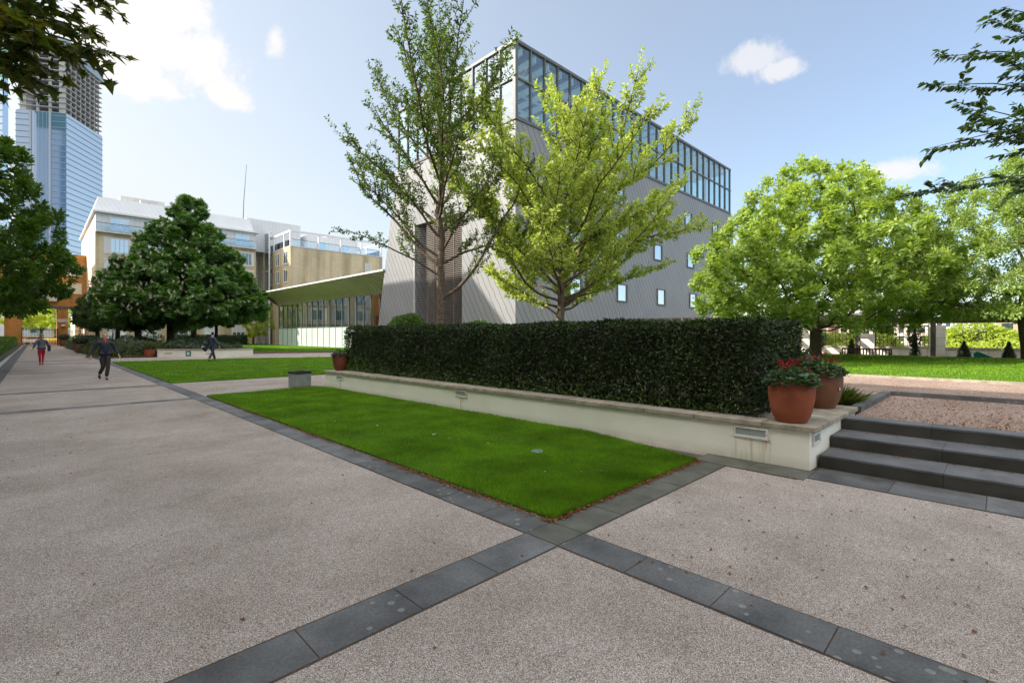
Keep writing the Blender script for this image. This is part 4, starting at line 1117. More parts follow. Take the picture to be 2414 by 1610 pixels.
# gate and lamp
t = thing('iron_gate', 'black iron double gate closing the end of the walk', 'gate', (.5, 104.2, 0))
for s_, (a, b_) in enumerate(((-1.5, .48), (.52, 2.45))):
    f = MB(); i = a
    while i <= b_: f.box(i - .02, i + .02, 104.18, 104.22, .1, 2.65); i += .165
    for z in (.15, 1.2, 2.4): f.box(a, b_, 104.16, 104.17, z, z + .06)
    f.build('gate_leaf', M_dark, t)
f = MB()
for x in (-1.5, .5, 2.4): f.box(x - .05, x + .05, 104.1, 104.15, 0, 2.8)
f.build('gate_post', M_dark, t)
t = thing('iron_railing', 'black iron railing right of the gate pier', 'railing', (4.4, 104.2, 0))
f = MB(); i = 3.7
while i < 5.4: f.box(i - .02, i + .02, 104.18, 104.22, 0, 2.5); i += .165
f.build('bars', M_dark, t)
MB().box(3.66, 5.4, 104.15, 104.17, 2.2, 2.26).box(3.66, 5.4, 104.15, 104.17, .2, .26).build('rail', M_dark, t)
t = thing('wall_lamp', 'small white dome lamp on the brick gate pier', 'lamp', (3.1, 104.9, 3.2))
MB().lathe((3.1, 104.82, 3.05), [(.30, 0), (.26, .12), (.12, .22), (0, .25)], 14).build('lamp_shade', M_wframe, t)
MB().box(3.06, 3.14, 104.82, 104.95, 3.2, 3.28).build('bracket', M_dark, t)

# ---- glass tower under construction
def rot_empty(name, label, cat, loc, ang):
    t = thing(name, label, cat, loc); t.rotation_euler = (0, 0, ang); return t
D = 300.0
fwd = Vector((math.cos(R(45.4)), math.sin(R(45.4)), 0)); rgt = Vector((math.sin(R(45.4)), -math.cos(R(45.4)), 0))
C0 = fwd * D + rgt * (-.9244 * D)
ax = (fwd * math.cos(R(12.4)) - rgt * math.sin(R(12.4))).normalized()      # right face runs away along ax
ay = Vector((-ax.y, ax.x, 0))                                                 # left face runs along ay
T = rot_empty('glass_tower', 'tall blue glass tower with a bare concrete top still being built', 'skyscraper', C0, math.atan2(ax.y, ax.x))
M_tg = glassmat('tower_glass', (.3, .4, .6), .38, .06, opaque=(.10, .19, .36))
M_tg2 = glassmat('tower_glass_pale', (.3, .4, .6), .46, .08, opaque=(.24, .36, .50))
LA, LB, HG, HT = 36.5, 26.0, 139.0, 186.0
build_local(MB().box(0, LA, .02, LB, 0, HG), 'glass_curtain_wall', M_tg, T)
build_local(MB().box(.1, LA + .01, -.25, .0, 0, HG), 'pale_curtain_wall', M_tg2, T)
m = MB(); z = 3.6
while z < HG:
    m.box(-.25, LA + .25, -.5, -.26, z, z + .45); m.box(-.25, -.02, -.5, LB * .28, z, z + .45); m.box(-.25, -.02, LB * .70, LB + .2, z, z + .45); z += 3.6
build_local(m, 'floor_bands', mat('tower_band', (.30, .36, .46), (.26, .32, .42), .1, .5), T)
m = MB()
for y in (LB * .30, LB * .69): m.box(-.5, -.02, y, y + .9, 0, HG)
for i in range(1, 5): m.box(-.08, -.02, LB * (.30 + .08 * i), LB * (.30 + .08 * i) + .15, 0, HG)
build_local(m, 'vertical_fins', mat('tower_fin', (.50, .55, .62)), T)
m = MB(); z = HG + .2
while z < HT - 8:
    m.box(.8, LA + .6, .2, LB - .5, z, z + .5); z += 3.3
build_local(m, 'concrete_slabs', mat('bare_concrete', (.40, .40, .42), (.34, .34, .37), .2, .9), T)
m = MB(); 
for i in range(8): m.box(1.6 + i * 4.7, 2.3 + i * 4.7, 1.0, 1.6, HG, HT - 8)
for y in (1.0, 8.5, 15, 21.5): m.box(1.4, 2.2, y, y + (3.4 if y in (1.0, 21.5) else 1.4), HG, HT - 8)
build_local(m, 'concrete_columns', mat('column_concrete', (.52, .50, .48), (.44, .42, .40), .2, .9), T)
build_local(MB().box(7, LA - 3, 6, LB - 4, HG, HT - 3), 'concrete_core', mat('core_concrete', (.22, .21, .25), (.17, .165, .20), .2, .9), T)
build_local(MB().box(.4, LA + 1.0, -.3, LB - .3, HT - 8.5, HT), 'screen_band', mat('screen_panel', (.34, .42, .50), (.30, .38, .46), .1, .7), T)
# tower partly cut by the frame on the left
C1 = fwd * 260 + rgt * (-1.0555 * 260)
T2 = rot_empty('slim_tower', 'pale blue glass tower edge with a green screened top', 'skyscraper', C1, R(45.4))
m = MB().box(0, 3, 0, 30, 0, 140); build_local(m, 'glass_curtain_wall', M_tg2, T2)
m = MB(); z = 3.6
while z < 139: m.box(-.3, -.01, 0, 30, z, z + .5); z += 3.6
build_local(m, 'floor_bands', MATS['tower_band'], T2)
build_local(MB().box(-1.5, 3, -7.2, 31, 150, 186).box(0, 3, 0, 30, 140, 150), 'green_top', mat('green_screen', (.13, .33, .25), (.10, .27, .20), .1, .6), T2)
m = MB(); z = 151
while z < 186: m.box(-1.8, -1.51, -7.2, 31, z, z + .35); z += 1.7
build_local(m, 'green_slats', mat('green_slat', (.07, .20, .15)), T2)
# low block between the towers and the left tree
t = rot_empty('distant_office', 'pale distant office block at the foot of the towers', 'building', fwd * 280 + rgt * (-1.06 * 280), R(45.4))
build_local(MB().box(0, 4, 0, 40, 0, 80), 'walls', M_tg2, t)
build_local(MB().box(-.3, 4.3, -.3, 40.3, 80, 82), 'parapet', M_conW, t)

# ---- buildings along the left of the walk, out of frame: they throw the shade over the garden
def terrace_block(label, x1, y0, y1, h, m):
    t = thing('brick_terrace', label, 'building', (x1, (y0 + y1) / 2, 0))
    MB().box(x1 - 12, x1, y0, y1, 0, h).build('brick_wall', m, t)
    MB().box(x1 - 12.1, x1 + .12, y0 - .1, y1 + .1, h - .25, h + .003).build('parapet_cap', M_conW, t)
    f = MB(); g = MB(); z = 1.2
    while z + 2.4 < h:
        y = y0 + 1.5
        while y + 1.6 < y1:
            f.box(x1, x1 + .05, y - .08, y + 1.48, z - .08, z + 1.78); g.box(x1 + .051, x1 + .056, y, y + 1.4, z, z + 1.7); y += 3.2
        z += 3.0
    o = f.build('window_frames', M_wframe, t); g.build('panes', M_pane, o)
terrace_block('long brick building beside the walk, left of the viewer', -6, -45, 54, 16.7, M_bY)
terrace_block('taller brick building further along the walk', -6, 54.2, 78, 31, M_bY)
terrace_block('brick building near the gatehouse', -6, 78.2, 104.5, 21, M_bY)
# ================================================================== TREES
def tree(name, label, base, prof, c, natt, mleaf, count, size, mbark=None, root=.2, tip=.007, step=.4, infl=3.5, kill=.75, thresh=.03,
         trunk=None, limbs=(), tier=0, seed=1, tmpl=LEAF, up=.35, spread=.25, trop=(0, 0, .12), lean=(0, 0), extra=None, group=None, shell=.3, rmin=0.0, droop=.1, cat='tree', iters=90, flowers=None, shoots=0, extra_att=None):
    g = np.random.default_rng(seed)
    t = thing(name, label, cat, base, group)
    tr = trunk or [(base[0], base[1], base[2] - .05), (base[0], base[1], prof[0][0])]
    pts = []; par = []
    def add_chain(ch, p0):
        prev = p0
        for k in range(1, len(ch)):
            a, b = np.array(ch[k - 1], float), np.array(ch[k], float); m = max(1, int(np.linalg.norm(b - a) / step))
            for q in range(1, m + 1):
                pts.append(a + (b - a) * q / m); par.append(prev); prev = len(pts) - 1
        return prev
    pts.append(np.array(tr[0], float)); par.append(0)
    add_chain(tr, 0)
    ntr = len(pts)
    for lb in limbs:
        d = [np.linalg.norm(np.array(pts[i]) - np.array(lb[0])) for i in range(len(pts))]
        j = int(np.argmin(d)); add_chain([tuple(pts[j])] + list(lb[1:]), j)
    A = env_sample(g, prof, c, natt, shell, lean, tier)
    if extra_att is not None: A = np.concatenate([A, extra_att])
    P, par = grow(A, pts, par, step, infl, kill, iters, trop, g)
    # wobble, except on the trunk
    P[ntr:] += g.normal(size=(len(P) - ntr, 3)) * step * .10
    r, ch = radii(P, par, tip, root)
    r[:3] *= (1.35, 1.15, 1.05)
    mb = MB(); wood(P, ch, r, mb, rmin)
    pos, d, n, s = leaves_on(P, par, r, ch, g, count, size, thresh, spread, up, droop)
    if shoots:
        # long leafy shoots beyond the crown
        tips = [i for i in range(len(P)) if not ch[i]]; tips = [tips[k] for k in g.permutation(len(tips))[:shoots]]
        ps, ds, ns = [], [], []; sm_ = mb
        for i in tips:
            v = P[i] - P[par[i]]; v = v / np.linalg.norm(v); v = v * .9 + np.array([0, 0, .75]) + g.normal(size=3) * .15; v /= np.linalg.norm(v); L_ = g.uniform(.35, 1.1)
            e = P[i] + v * L_; sm_.tube([P[i], P[i] + v * L_ * .5, e], [.008, .006, .003], 3, cap=False)
            for q in range(int(L_ * 22)):
                w = g.normal(size=3); w -= v * w.dot(v); w /= np.linalg.norm(w)
                ps.append(P[i] + v * L_ * g.uniform(0, 1.05)); ds.append(v * .7 + w * .8); ns.append(w * .3 + g.normal(size=3) * .5 + [0, 0, .4])
        pos = np.concatenate([pos, ps]); d = np.concatenate([d, ds]); n = np.concatenate([n, ns]); s = np.concatenate([s, size * g.uniform(.7, 1.1, len(ps))])
    tk = mb.build('trunk', mbark or M_bark, t, smooth=True); tk['label'] = 'trunk and branches'
    if extra: pos, d, n, s = extra(pos, d, n, s, g)
    lv = bake('crown', tmpl[0], tmpl[1], pos, d, n, s, mleaf, t); lv['label'] = 'leafy crown'
    if flowers: flowers(t, P, ch, r, g)
    return t

M_l1 = leafmat('spring_leaf_shaded', (.05, .10, .012), (.12, .19, .026), .35, .45, .45, (1.5, 1.6, .5))  # shade over the slender tree is put into this leaf colour
M_l2 = leafmat('spring_leaf_bright', (.34, .45, .09), (.56, .62, .21), .42, .5, .35, (1.3, 1.3, .45))
M_l3b = leafmat('dogwood_leaf', (.20, .30, .06), (.38, .48, .16), .42, .5, .4, (1.3, 1.3, .55))
M_l3 = leafmat('maple_leaf_green', (.20, .31, .06), (.42, .51, .17), .42, .45, .4, (1.5, 1.5, .45))
M_l4 = leafmat('chestnut_leaf', (.045, .12, .022), (.15, .27, .06), .3, .42, .5, (1.5, 1.6, .5))
M_l5 = leafmat('dark_tree_leaf', (.045, .10, .035), (.10, .17, .06), .3, .42, .5)
M_l6 = leafmat('left_tree_leaf', (.045, .10, .012), (.09, .17, .02), .4, .42, .5)
M_l7 = leafmat('yellow_green_leaf', (.30, .40, .04), (.45, .52, .08), .45, .5, .3, (1.3, 1.3, .5))
M_cherry = leafmat('cherry_leaf', (.022, .055, .012), (.045, .085, .015), .35, .4, .5, (1.9, 1.8, .5))
M_acer = leafmat('red_green_acer_leaf', (.045, .10, .012), (.10, .10, .02), .45, .45, .4, (1.8, 1.5, .5))
M_bract = leafmat('white_bract', (.75, .74, .62), (.62, .66, .48), .35, .6, .2, (1.1, 1.1, 1))
M_cfl = leafmat('cream_blossom', (.80, .70, .52), (.85, .80, .66), .25, .7, .2, (1.1, 1, .9))

# 1: slender tree, leaves coloured dark for shade, long upswept limbs (left of the pair)
b1 = (10.75, 14.7, .45)
R1 = Vector((math.sin(R(45.4)), -math.cos(R(45.4)), 0)); 
def rel(b, s, z, f=0):     # s metres to the picture right of the trunk, f metres further away
    v = Vector((b[0], b[1], 0)) + R1 * s + fwd * f; return (v.x, v.y, z)
def sweep_tree(name, label, base, H, prof, mleaf, size, nl, root, seed, mbark, lo=.55, hi=1.05, extra_limbs=(), off=(0, 0), tuft=3, gap=.075, zpow=1.05):
    """trunk with many upswept limbs set spirally; side shoots and leaf tufts along them"""
    g = np.random.default_rng(seed); t = thing(name, label, 'tree', base); mb = MB()
    zs = np.array([p[0] for p in prof]); rs = np.array([p[1] for p in prof])
    B = np.array(base, float); wob = g.normal(size=(14, 2)) * .06; wob[:3] = 0
    tk = [B + [0, 0, -.05]]
    for i in range(1, 14): tk.append(np.array([B[0] + wob[i][0] + off[0] * i / 14, B[1] + wob[i][1] + off[1] * i / 14, B[2] + (H - B[2]) * i / 13]))
    tk = np.array(tk)
    def trunk_at(z): return np.array([np.interp(z, tk[:, 2], tk[:, 0]), np.interp(z, tk[:, 2], tk[:, 1]), z])
    mb.tube(tk, [root * (1.3 if i == 0 else 1) * max(1 - .93 * (i / 13) ** .9, .05) for i in range(14)], 12)
    ps, ds, ns = [], [], []
    def tufts(pts, a=.0, gp=gap):
        pts = np.array(pts); sg = np.linalg.norm(np.diff(pts, axis=0), axis=1); cum = np.concatenate([[0], np.cumsum(sg)]); Lt = cum[-1]
        for s_ in np.arange(a * Lt, Lt + .01, gp):
            p = np.array([np.interp(s_, cum, pts[:, k]) for k in range(3)]); k = min(np.searchsorted(cum, s_), len(pts) - 1); v = pts[k] - pts[max(k - 1, 0)]; v = v / max(np.linalg.norm(v), 1e-6)
            for _ in range(g.integers(1, tuft + 1)):
                w = g.normal(size=3); w -= v * w.dot(v); w /= np.linalg.norm(w)
                ps.append(p + w * g.uniform(0, .035)); ds.append(v * g.uniform(.3, 1) + w + np.array([0, 0, -.25])); ns.append(np.array([0, 0, .7]) + g.normal(size=3) * .6)
    def curve(p0, d0, L_, n, up, jit=.06):
        pts = [np.array(p0)]; d = np.array(d0, float)
        for _ in range(n):
            d = d + np.array([0, 0, up]) + g.normal(size=3) * jit; d /= np.linalg.norm(d); pts.append(pts[-1] + d * L_ / n)
        return pts
    def side(pts, r0, lv, Lmax):
        pts = np.array(pts); n = len(pts)
        step = 1 if lv == 1 else 1
        for k in range(max(1, int(n * .22)), n - 1, step):
            for sgn in ((1, -1) if lv == 1 else (g.choice([1, -1]),)):
                if g.uniform() < .18: continue
                v = pts[k + 1] - pts[k]; v /= np.linalg.norm(v); c = np.cross(v, [0, 0, 1]); c /= max(np.linalg.norm(c), 1e-6)
                tw = g.normal() * .6; c2 = c * math.cos(tw) * sgn + np.cross(c, v) * math.sin(tw)
                d = v * .8 + c2 * g.uniform(.55, .95) + np.array([0, 0, .18]); d /= np.linalg.norm(d)
                L_ = Lmax * (1 - .62 * k / n) * g.uniform(.55, 1.1)
                q = curve(pts[k], d, L_, 4 if lv == 1 else 3, .07); mb.tube(q, [r0 * (.5 if lv == 1 else .45) * (1 - .75 * i / (len(q) - 1)) + .0025 for i in range(len(q))], 4 if lv == 1 else 3, cap=False)
                tufts(q, .15 if lv == 1 else 0)
                if lv == 1 and L_ > .45: side(q, r0 * .5, 2, L_ * .42)
    def limb(p0, az, el, L_, r0, up=.022):
        d = [math.cos(az) * math.cos(el), math.sin(az) * math.cos(el), math.sin(el)]
        n = max(4, int(L_ / .36)); q = curve(p0, d, L_, n, up, .085)
        mb.tube(q, [r0 * (1 - .85 * (i / n) ** .8) + .003 for i in range(n + 1)], 7, cap=False)
        side(q, r0 * .6, 1, min(1.9, L_ * .46)); tufts(q[int(n * .4):])
        # leader shoot beyond the crown
        e = curve(q[-1], q[-1] - q[-2], g.uniform(.3, .9), 4, .12, .03); mb.tube(e, .004, 3, cap=False); tufts(e, 0, .05)
    z0 = prof[0][0]; z1 = H - .8
    for i in range(nl):
        u = (i + .5) / nl; z = z0 + (z1 - z0) * u ** zpow; az = i * 2.39996 + g.normal() * .25; el = lo + (hi - lo) * u + g.normal() * .08
        zt = z; 
        for _ in range(4): L_ = np.interp(zt, zs, rs) / max(math.cos(min(el + .22, 1.4)), .3); zt = z + L_ * math.sin(el) * .8
        L_ = min(L_ * g.uniform(.7, 1.08), H - z + 2.2, 6.6); L_ = max(L_, .8)
        limb(trunk_at(z), az, el, L_, min(.055, .016 + L_ * .010) * root / .2)
    for pts, r0 in extra_limbs:
        P_ = []
        for k in range(len(pts) - 1):
            a_, b_ = np.array(pts[k], float), np.array(pts[k + 1], float); m = max(1, int(np.linalg.norm(b_ - a_) / .4))
            for q in range(m): P_.append(a_ + (b_ - a_) * q / m + g.normal(size=3) * .02)
        P_.append(np.array(pts[-1], float)); n = len(P_)
        mb.tube(P_, [r0 * (1 - .85 * (i / (n - 1)) ** .9) + .004 for i in range(n)], 8, cap=False); side(P_, r0 * .45, 1, 1.35); tufts(P_[int(n * .5):])
    o = mb.build('trunk', mbark, t, smooth=True); o['label'] = 'trunk and branches'
    k = len(ps); o = bake('crown', LEAF[0], LEAF[1], np.array(ps), np.array(ds), np.array(ns), size * g.uniform(.6, 1.25, k), mleaf, t); o['label'] = 'leafy crown'
    print(name, 'leaves', k)
    return t
prof1 = [(4.2, 2.6), (5.4, 3.1), (6.6, 3.5), (8.2, 3.6), (10, 3.2), (12, 2.4), (13.4, 1.6), (15, .7)]
sweep_tree('slender_tree', 'slender tree with upswept limbs and leaves coloured dark for shade behind the hedge', b1, 13.0, prof1, M_l1, .125, 31, .20, 5, M_barkL, .55, 1.10,
     extra_limbs=[([(b1[0], b1[1], 3.0), rel(b1, .7, 3.45, -.2), rel(b1, 1.3, 4.1, -.4), rel(b1, 2.0, 5.3, -.5), rel(b1, 2.9, 6.8, -.4), rel(b1, 3.5, 8.4)], .075),
                  ([(b1[0], b1[1], 4.2), rel(b1, -.8, 4.9, .2), rel(b1, -1.8, 6.0, .4), rel(b1, -3.0, 7.2, .4), rel(b1, -3.6, 8.6, .3)], .065),
                  ([(b1[0], b1[1], 3.9), rel(b1, -1.4, 4.7, -.5), rel(b1, -2.6, 5.2, -.8), rel(b1, -3.7, 5.5, -.9)], .04)])
b2 = (15.4, 12.9, .45)
prof2 = [(2.7, 4.2), (4.2, 5.4), (6.0, 6.2), (8.0, 6.0), (9.6, 5.0), (11.2, 3.6), (12.6, 2.0), (13.6, .7)]
sweep_tree('bright_spring_tree', 'bright yellow green tree in full sun before the grey hall', b2, 11.6, prof2, M_l2, .15, 54, .21, 12, M_barkL, .30, 1.02, off=(R1.x * .5, R1.y * .5), tuft=5, gap=.07, zpow=1.25,
     extra_limbs=[([(b2[0], b2[1], 2.7), rel(b2, .8, 3.3, -.2), rel(b2, 1.8, 4.4, -.3), rel(b2, 3.2, 5.8), rel(b2, 4.6, 7.2)], .08),
                  ([(b2[0], b2[1], 2.5), rel(b2, -.9, 3.1, .1), rel(b2, -1.8, 3.7, .3), rel(b2, -3.0, 4.4, .4)], .05),
                  ([(b2[0], b2[1], 3.4), rel(b2, 1.2, 5.6, .4), rel(b2, 2.6, 7.8, .6), rel(b2, 4.0, 9.6, .6), rel(b2, 5.2, 10.6, .5)], .075),
                  ([(b2[0], b2[1], 3.0), rel(b2, 1.8, 3.6, .5), rel(b2, 3.4, 4.2, .8), rel(b2, 5.2, 4.9, .9)], .05)])
# 3: spreading maple on the terrace lawn
b3 = (27.6, 6.5, .5)
prof3 = [(2.3, 3.6), (3.4, 5.6), (5.0, 6.0), (6.6, 5.2), (8.0, 4.2), (9.2, 2.6), (10.4, 1.2), (11.1, .4)]
c3 = rel(b3, -.1, 0)
def flat_tiers(pos, d, n, s, g):
    return pos, d, n, s
tree('spreading_maple', 'broad green maple on the terrace lawn right of the grey hall', b3, prof3, (c3[0], c3[1]), 3000, M_l3, 72000, .165, M_bark,
     root=.24, step=.36, kill=.62, infl=3.0, thresh=.020, seed=21, tmpl=MAPLE, up=1.2, spread=.62, shell=.25, tier=.95, trop=(0, 0, .02))
# 4: dogwood with pale bracts, far right
b4 = (29.4, -.9, .55)
prof4 = [(2.4, 3.4), (3.4, 5.0), (5.4, 5.2), (7.2, 4.2), (8.6, 2.8), (9.8, .8)]
c4 = rel(b4, .6, 0)
def bracts(t, P, ch, r, g):
    idx = [i for i in range(len(P)) if r[i] < .03 and P[i][2] > 3]
    side = np.array([(P[i] - np.array(b4)) @ np.array([R1.x, R1.y, 0]) for i in idx])
    w = np.exp(-(side + 2.2) ** 2 / 6) * np.array([np.exp(-(P[i][2] - 4.6) ** 2 / 4) for i in idx]) + .003; w /= w.sum()
    pk = g.choice(len(idx), 1900, p=w); Q = P[np.array(idx)[pk]] + g.normal(size=(1900, 3)) * [.3, .3, .07] + [0, 0, .12]
    bake('blossom', LEAFB[0], LEAFB[1], Q, unit(g, 1900) * [1, 1, .2], unit(g, 1900) * .3 + [0, 0, 1], .10 * g.uniform(.7, 1.3, 1900), M_bract, t)
tree('flowering_dogwood', 'dogwood with tiers of white bracts beside the pergola', b4, prof4, (c4[0], c4[1]), 2900, M_l3b, 90000, .13, M_bark,
     root=.26, step=.36, kill=.6, tier=.8, infl=3.5, thresh=.03, seed=31, up=1.2, spread=.45, shell=.4, trop=(0, 0, .0), flowers=bracts,
     trunk=[(b4[0], b4[1], .5), rel(b4, -.2, 1.6), rel(b4, -.35, 2.9), rel(b4, -.1, 4.5)],
     limbs=[[rel(b4, -.3, 2.3), rel(b4, -1.6, 2.7), rel(b4, -3.6, 3.0), rel(b4, -4.8, 3.1)]])
# 5: horse chestnut and the darker trees around it
def candles(n, zmin, front):
    def f(t, P, ch, r, g):
        tips = [i for i in range(len(P)) if not ch[i] and P[i][2] > zmin]
        w = np.array([math.exp(-((P[i] - np.array(t.location)) @ np.array(fwd)) / 3.0) for i in tips]); w /= w.sum()
        pk = g.choice(len(tips), n, p=w); mb = MB()
        k = n * 14; Q = np.repeat(P[np.array(tips)[pk]] + g.normal(size=(n, 3)) * [.5, .5, .3] + np.array(fwd) * -.35, 14, 0); h = np.tile(np.linspace(0, 1, 14), n)
        Q = Q + np.column_stack([g.normal(size=k) * .04, g.normal(size=k) * .04, .10 + h * .26])
        bake('blossom_candles', LEAFB[0], LEAFB[1], Q, unit(g, k), unit(g, k), .10 * (1.15 - h * .8), M_cfl, t)
    return f
b5 = (9.3, 56.5, 0)
prof5 = [(3.2, 5.6), (4.4, 7.3), (6.5, 7.0), (8.6, 5.6), (10.6, 4.0), (12.4, 2.9), (14.4, 1.6), (15.6, .4)]
tree('horse_chestnut', 'big dark horse chestnut covered in cream blossom candles', b5, prof5, (b5[0] + 1.1, b5[1] - 1.1), 3000, M_l4, 56000, .32, M_bark,
     root=.34, tip=.01, step=.5, kill=.85, infl=5, thresh=.05, seed=44, trunk=[(b5[0], b5[1], -.05), (b5[0], b5[1], 3.2), (b5[0] + .8, b5[1] - .8, 8), (b5[0] + 1.1, b5[1] - 1.1, 15)], tmpl=PALM, up=1.0, spread=.8, shell=.3, tier=1.1, droop=.4, rmin=.012, flowers=candles(340, 3.6, 1))
tree('background_tree', 'dark leafy tree with a pale straight trunk right beside the chestnut', (10.9, 55.0, 0), [(3.2, 2.5), (4.5, 4.0), (6, 3.6), (7.6, 1.2)], (11.8, 54.4), 420, M_l4, 6500, .28, M_barkL,
     root=.24, tip=.01, step=.6, kill=1.1, infl=5, thresh=.06, seed=43, tmpl=PALM, up=1.0, spread=.7, rmin=.012, group='trees behind the shrub border')
for i, (x, y, h, rr, lab) in enumerate(((6.2, 66.0, 9.3, 3.4, 'bluish dark tree next to the gatehouse, leftmost of the border trees'), (7.6, 62.5, 9.0, 3.2, 'dark leafy tree between the bluish tree and the chestnut'),
                                        (4.9, 71.0, 7.6, 2.6, 'small dark tree standing at the back of the border near the gate'), (7.0, 59.0, 6.6, 2.2, 'low dark tree tucked under the left side of the chestnut'))):
    tree('background_tree', lab, (x, y, 0), [(2.3, rr * .6), (3.2, rr), (h * .55, rr * .95), (h * .8, rr * .6), (h, .3)], (x - .1, y), 650, M_l5, 16000, .22, M_bark,
         root=.20, tip=.01, step=.55, kill=1.0, infl=4, thresh=.05, seed=50 + i, up=.8, spread=.6, rmin=.012, group='trees behind the shrub border')
tree('slim_tree', 'slim tree with a bare lower stem behind the suited walker', (13.4, 57.5, 0), [(3.2, 1.0), (4.2, 2.2), (6.5, 2.6), (8.2, .6)], (13.4, 57.5), 260, M_l4, 3600, .24, M_bark,
     root=.16, tip=.01, step=.5, kill=1.0, infl=4, thresh=.05, seed=57, up=.8, spread=.6, rmin=.01)
tree('yellow_green_tree', 'small yellow green tree in the sun left of the glass pavilion', (24.6, 83.5, 0), [(1.2, 1.8), (2.6, 2.7), (5.5, 2.7), (8, 1.7), (10, .3)], (24.9, 83.2), 420, M_l7, 8500, .20, M_bark,
     root=.16, tip=.01, step=.5, kill=.9, infl=4, thresh=.05, seed=61, up=.6, spread=.6, rmin=.01)
# 6: tree over the low wall on the left
tree('overhanging_tree', 'leafy green tree leaning over the left side of the walk', (-2.9, 30.5, 0), [(2.2, 2.2), (3.0, 3.9), (5.0, 4.4), (7.5, 3.4), (9.8, 2.4), (12.2, .5)], (-2.5, 30.5), 1600, M_l6, 46000, .19, M_bark,
     root=.22, step=.45, kill=.85, infl=4, thresh=.03, seed=71, up=.7, spread=.45, shell=.4)
tree('overhanging_tree', 'second leafy tree further along the left hedge', (-3.4, 42.5, 0), [(2.6, 2.0), (3.6, 3.6), (6, 3.8), (8.6, 2.2), (10, .4)], (-3.0, 42.5), 600, M_l6, 9000, .19, M_bark,
     root=.20, step=.5, kill=.95, infl=4, thresh=.04, seed=72, up=.7, spread=.5, rmin=.01)
# sunlit trees beyond the gate
for i, (x, y, h, rr) in enumerate(((-2.0, 128, 8.5, 4), (4.0, 134, 10, 5), (.8, 140, 9, 4))):
    tree('street_tree', ('yellow green street tree beyond the gate, over the parked cars', 'tall yellow green tree beyond the gate pier', 'yellow green tree at the back of the street')[i], (x, y, 0), [(2.8, rr * .6), (4, rr), (h * .7, rr * .9), (h, .4)], (x, y), 300, M_l7, 5000, .34, M_bark,
         root=.22, tip=.012, step=.7, kill=1.3, infl=5, thresh=.08, seed=80 + i, up=.6, spread=.8, rmin=.02, group='trees in the street beyond the gate')

# 7: overhead sprays close to the camera
def spray(name, label, cat_, base, trunk, limbs, twigs, mleaf, size, tmpl, every, seed, mbark=M_bark, root=.13, two=False, hang=.35, curl=.3, red=None):
    """a tree whose crown reaches the frame: trunk + limbs + leafy twigs. twigs: (start, end, n side twigs, side length)"""
    g = np.random.default_rng(seed); t = thing(name, label, 'tree', base)
    mb = MB(); mb.tube(trunk, [root * (1 - .6 * i / (len(trunk) - 1)) for i in range(len(trunk))], 10)
    for lb in limbs: mb.tube(lb, [.045 * (1 - .75 * i / (len(lb) - 1)) + .004 for i in range(len(lb))], 7)
    ps, ds, ns = [], [], []
    def leafy(a, b, every):
        a = np.array(a); b = np.array(b); L_ = np.linalg.norm(b - a); v = (b - a) / L_; k = int(L_ / every)
        sag = g.normal(size=3) * .02 * L_
        for q in range(k + 1):
            u = q / max(k, 1); p = a + (b - a) * u + sag * math.sin(math.pi * u)
            for sgn in (1, -1):
                w = np.cross(v, [0, 0, 1]) * sgn; w /= np.linalg.norm(w)
                ps.append(p + g.normal(size=3) * .008); ds.append(v * .9 + w * g.uniform(.5, 1.1) + np.array([0, 0, -hang]) + g.normal(size=3) * curl)
                ns.append(np.array([0, 0, 1.0]) + g.normal(size=3) * .55 + w * .3)
        ps.append(b); ds.append(v + np.array([0, 0, -.15])); ns.append(np.array([0, 0, 1.0]) + g.normal(size=3) * .3)
        return a, b, sag
    for (a, b, ns_, sl) in twigs:
        a = np.array(a, float); b = np.array(b, float); v = (b - a); L_ = np.linalg.norm(v); v /= L_
        mb.tube([a, (a + b) / 2 + [0, 0, .03 * L_], b], [.014, .009, .004], 5)
        leafy(a + v * L_ * .15, b, every)
        for k in range(ns_):
            u = (k + .6) / ns_; p = a + (b - a) * u; w = g.normal(size=3) * [1, 1, .55]; w -= v * (w @ v) * .3; w = w / np.linalg.norm(w) * .9 + v * .8; w /= np.linalg.norm(w)
            e = p + w * sl * (1 - .5 * u) * g.uniform(.6, 1.2); mb.tube([p, (p + e) / 2, e], [.006, .005, .003], 4)
            leafy(p, e, every)
    mb.build('trunk', mbark, t, smooth=True)['label'] = 'trunk and branches'
    k = len(ps)
    bake('crown', tmpl[0], tmpl[1], np.array(ps), np.array(ds), np.array(ns), size * g.uniform(.65, 1.2, k), mleaf, t)
    if red:
        pk = g.choice(k, red); Q = np.repeat(np.array(ps)[pk], 6, 0) + g.normal(size=(red * 6, 3)) * .02 - [0, 0, .03]
        bake('seed_clusters', LEAFB[0], LEAFB[1], Q, unit(g, len(Q)), unit(g, len(Q)), np.full(len(Q), .022), leafmat('red_seed', (.16, .015, .02), (.10, .02, .02), .2), t)
    return t
F3 = np.array(fwd); R3 = np.array(R1)
def cp(r, u, d):    # a point at distance d ahead, r*d to the right, height from the slope u
    v = F3 * d + R3 * (r * d); return (float(v[0]), float(v[1]), 1.7 + u * d)
def px(x, y, d):    # same, written in full photograph pixels
    return cp((x - 1207) / 1138, (789 - y) / 1138, d)
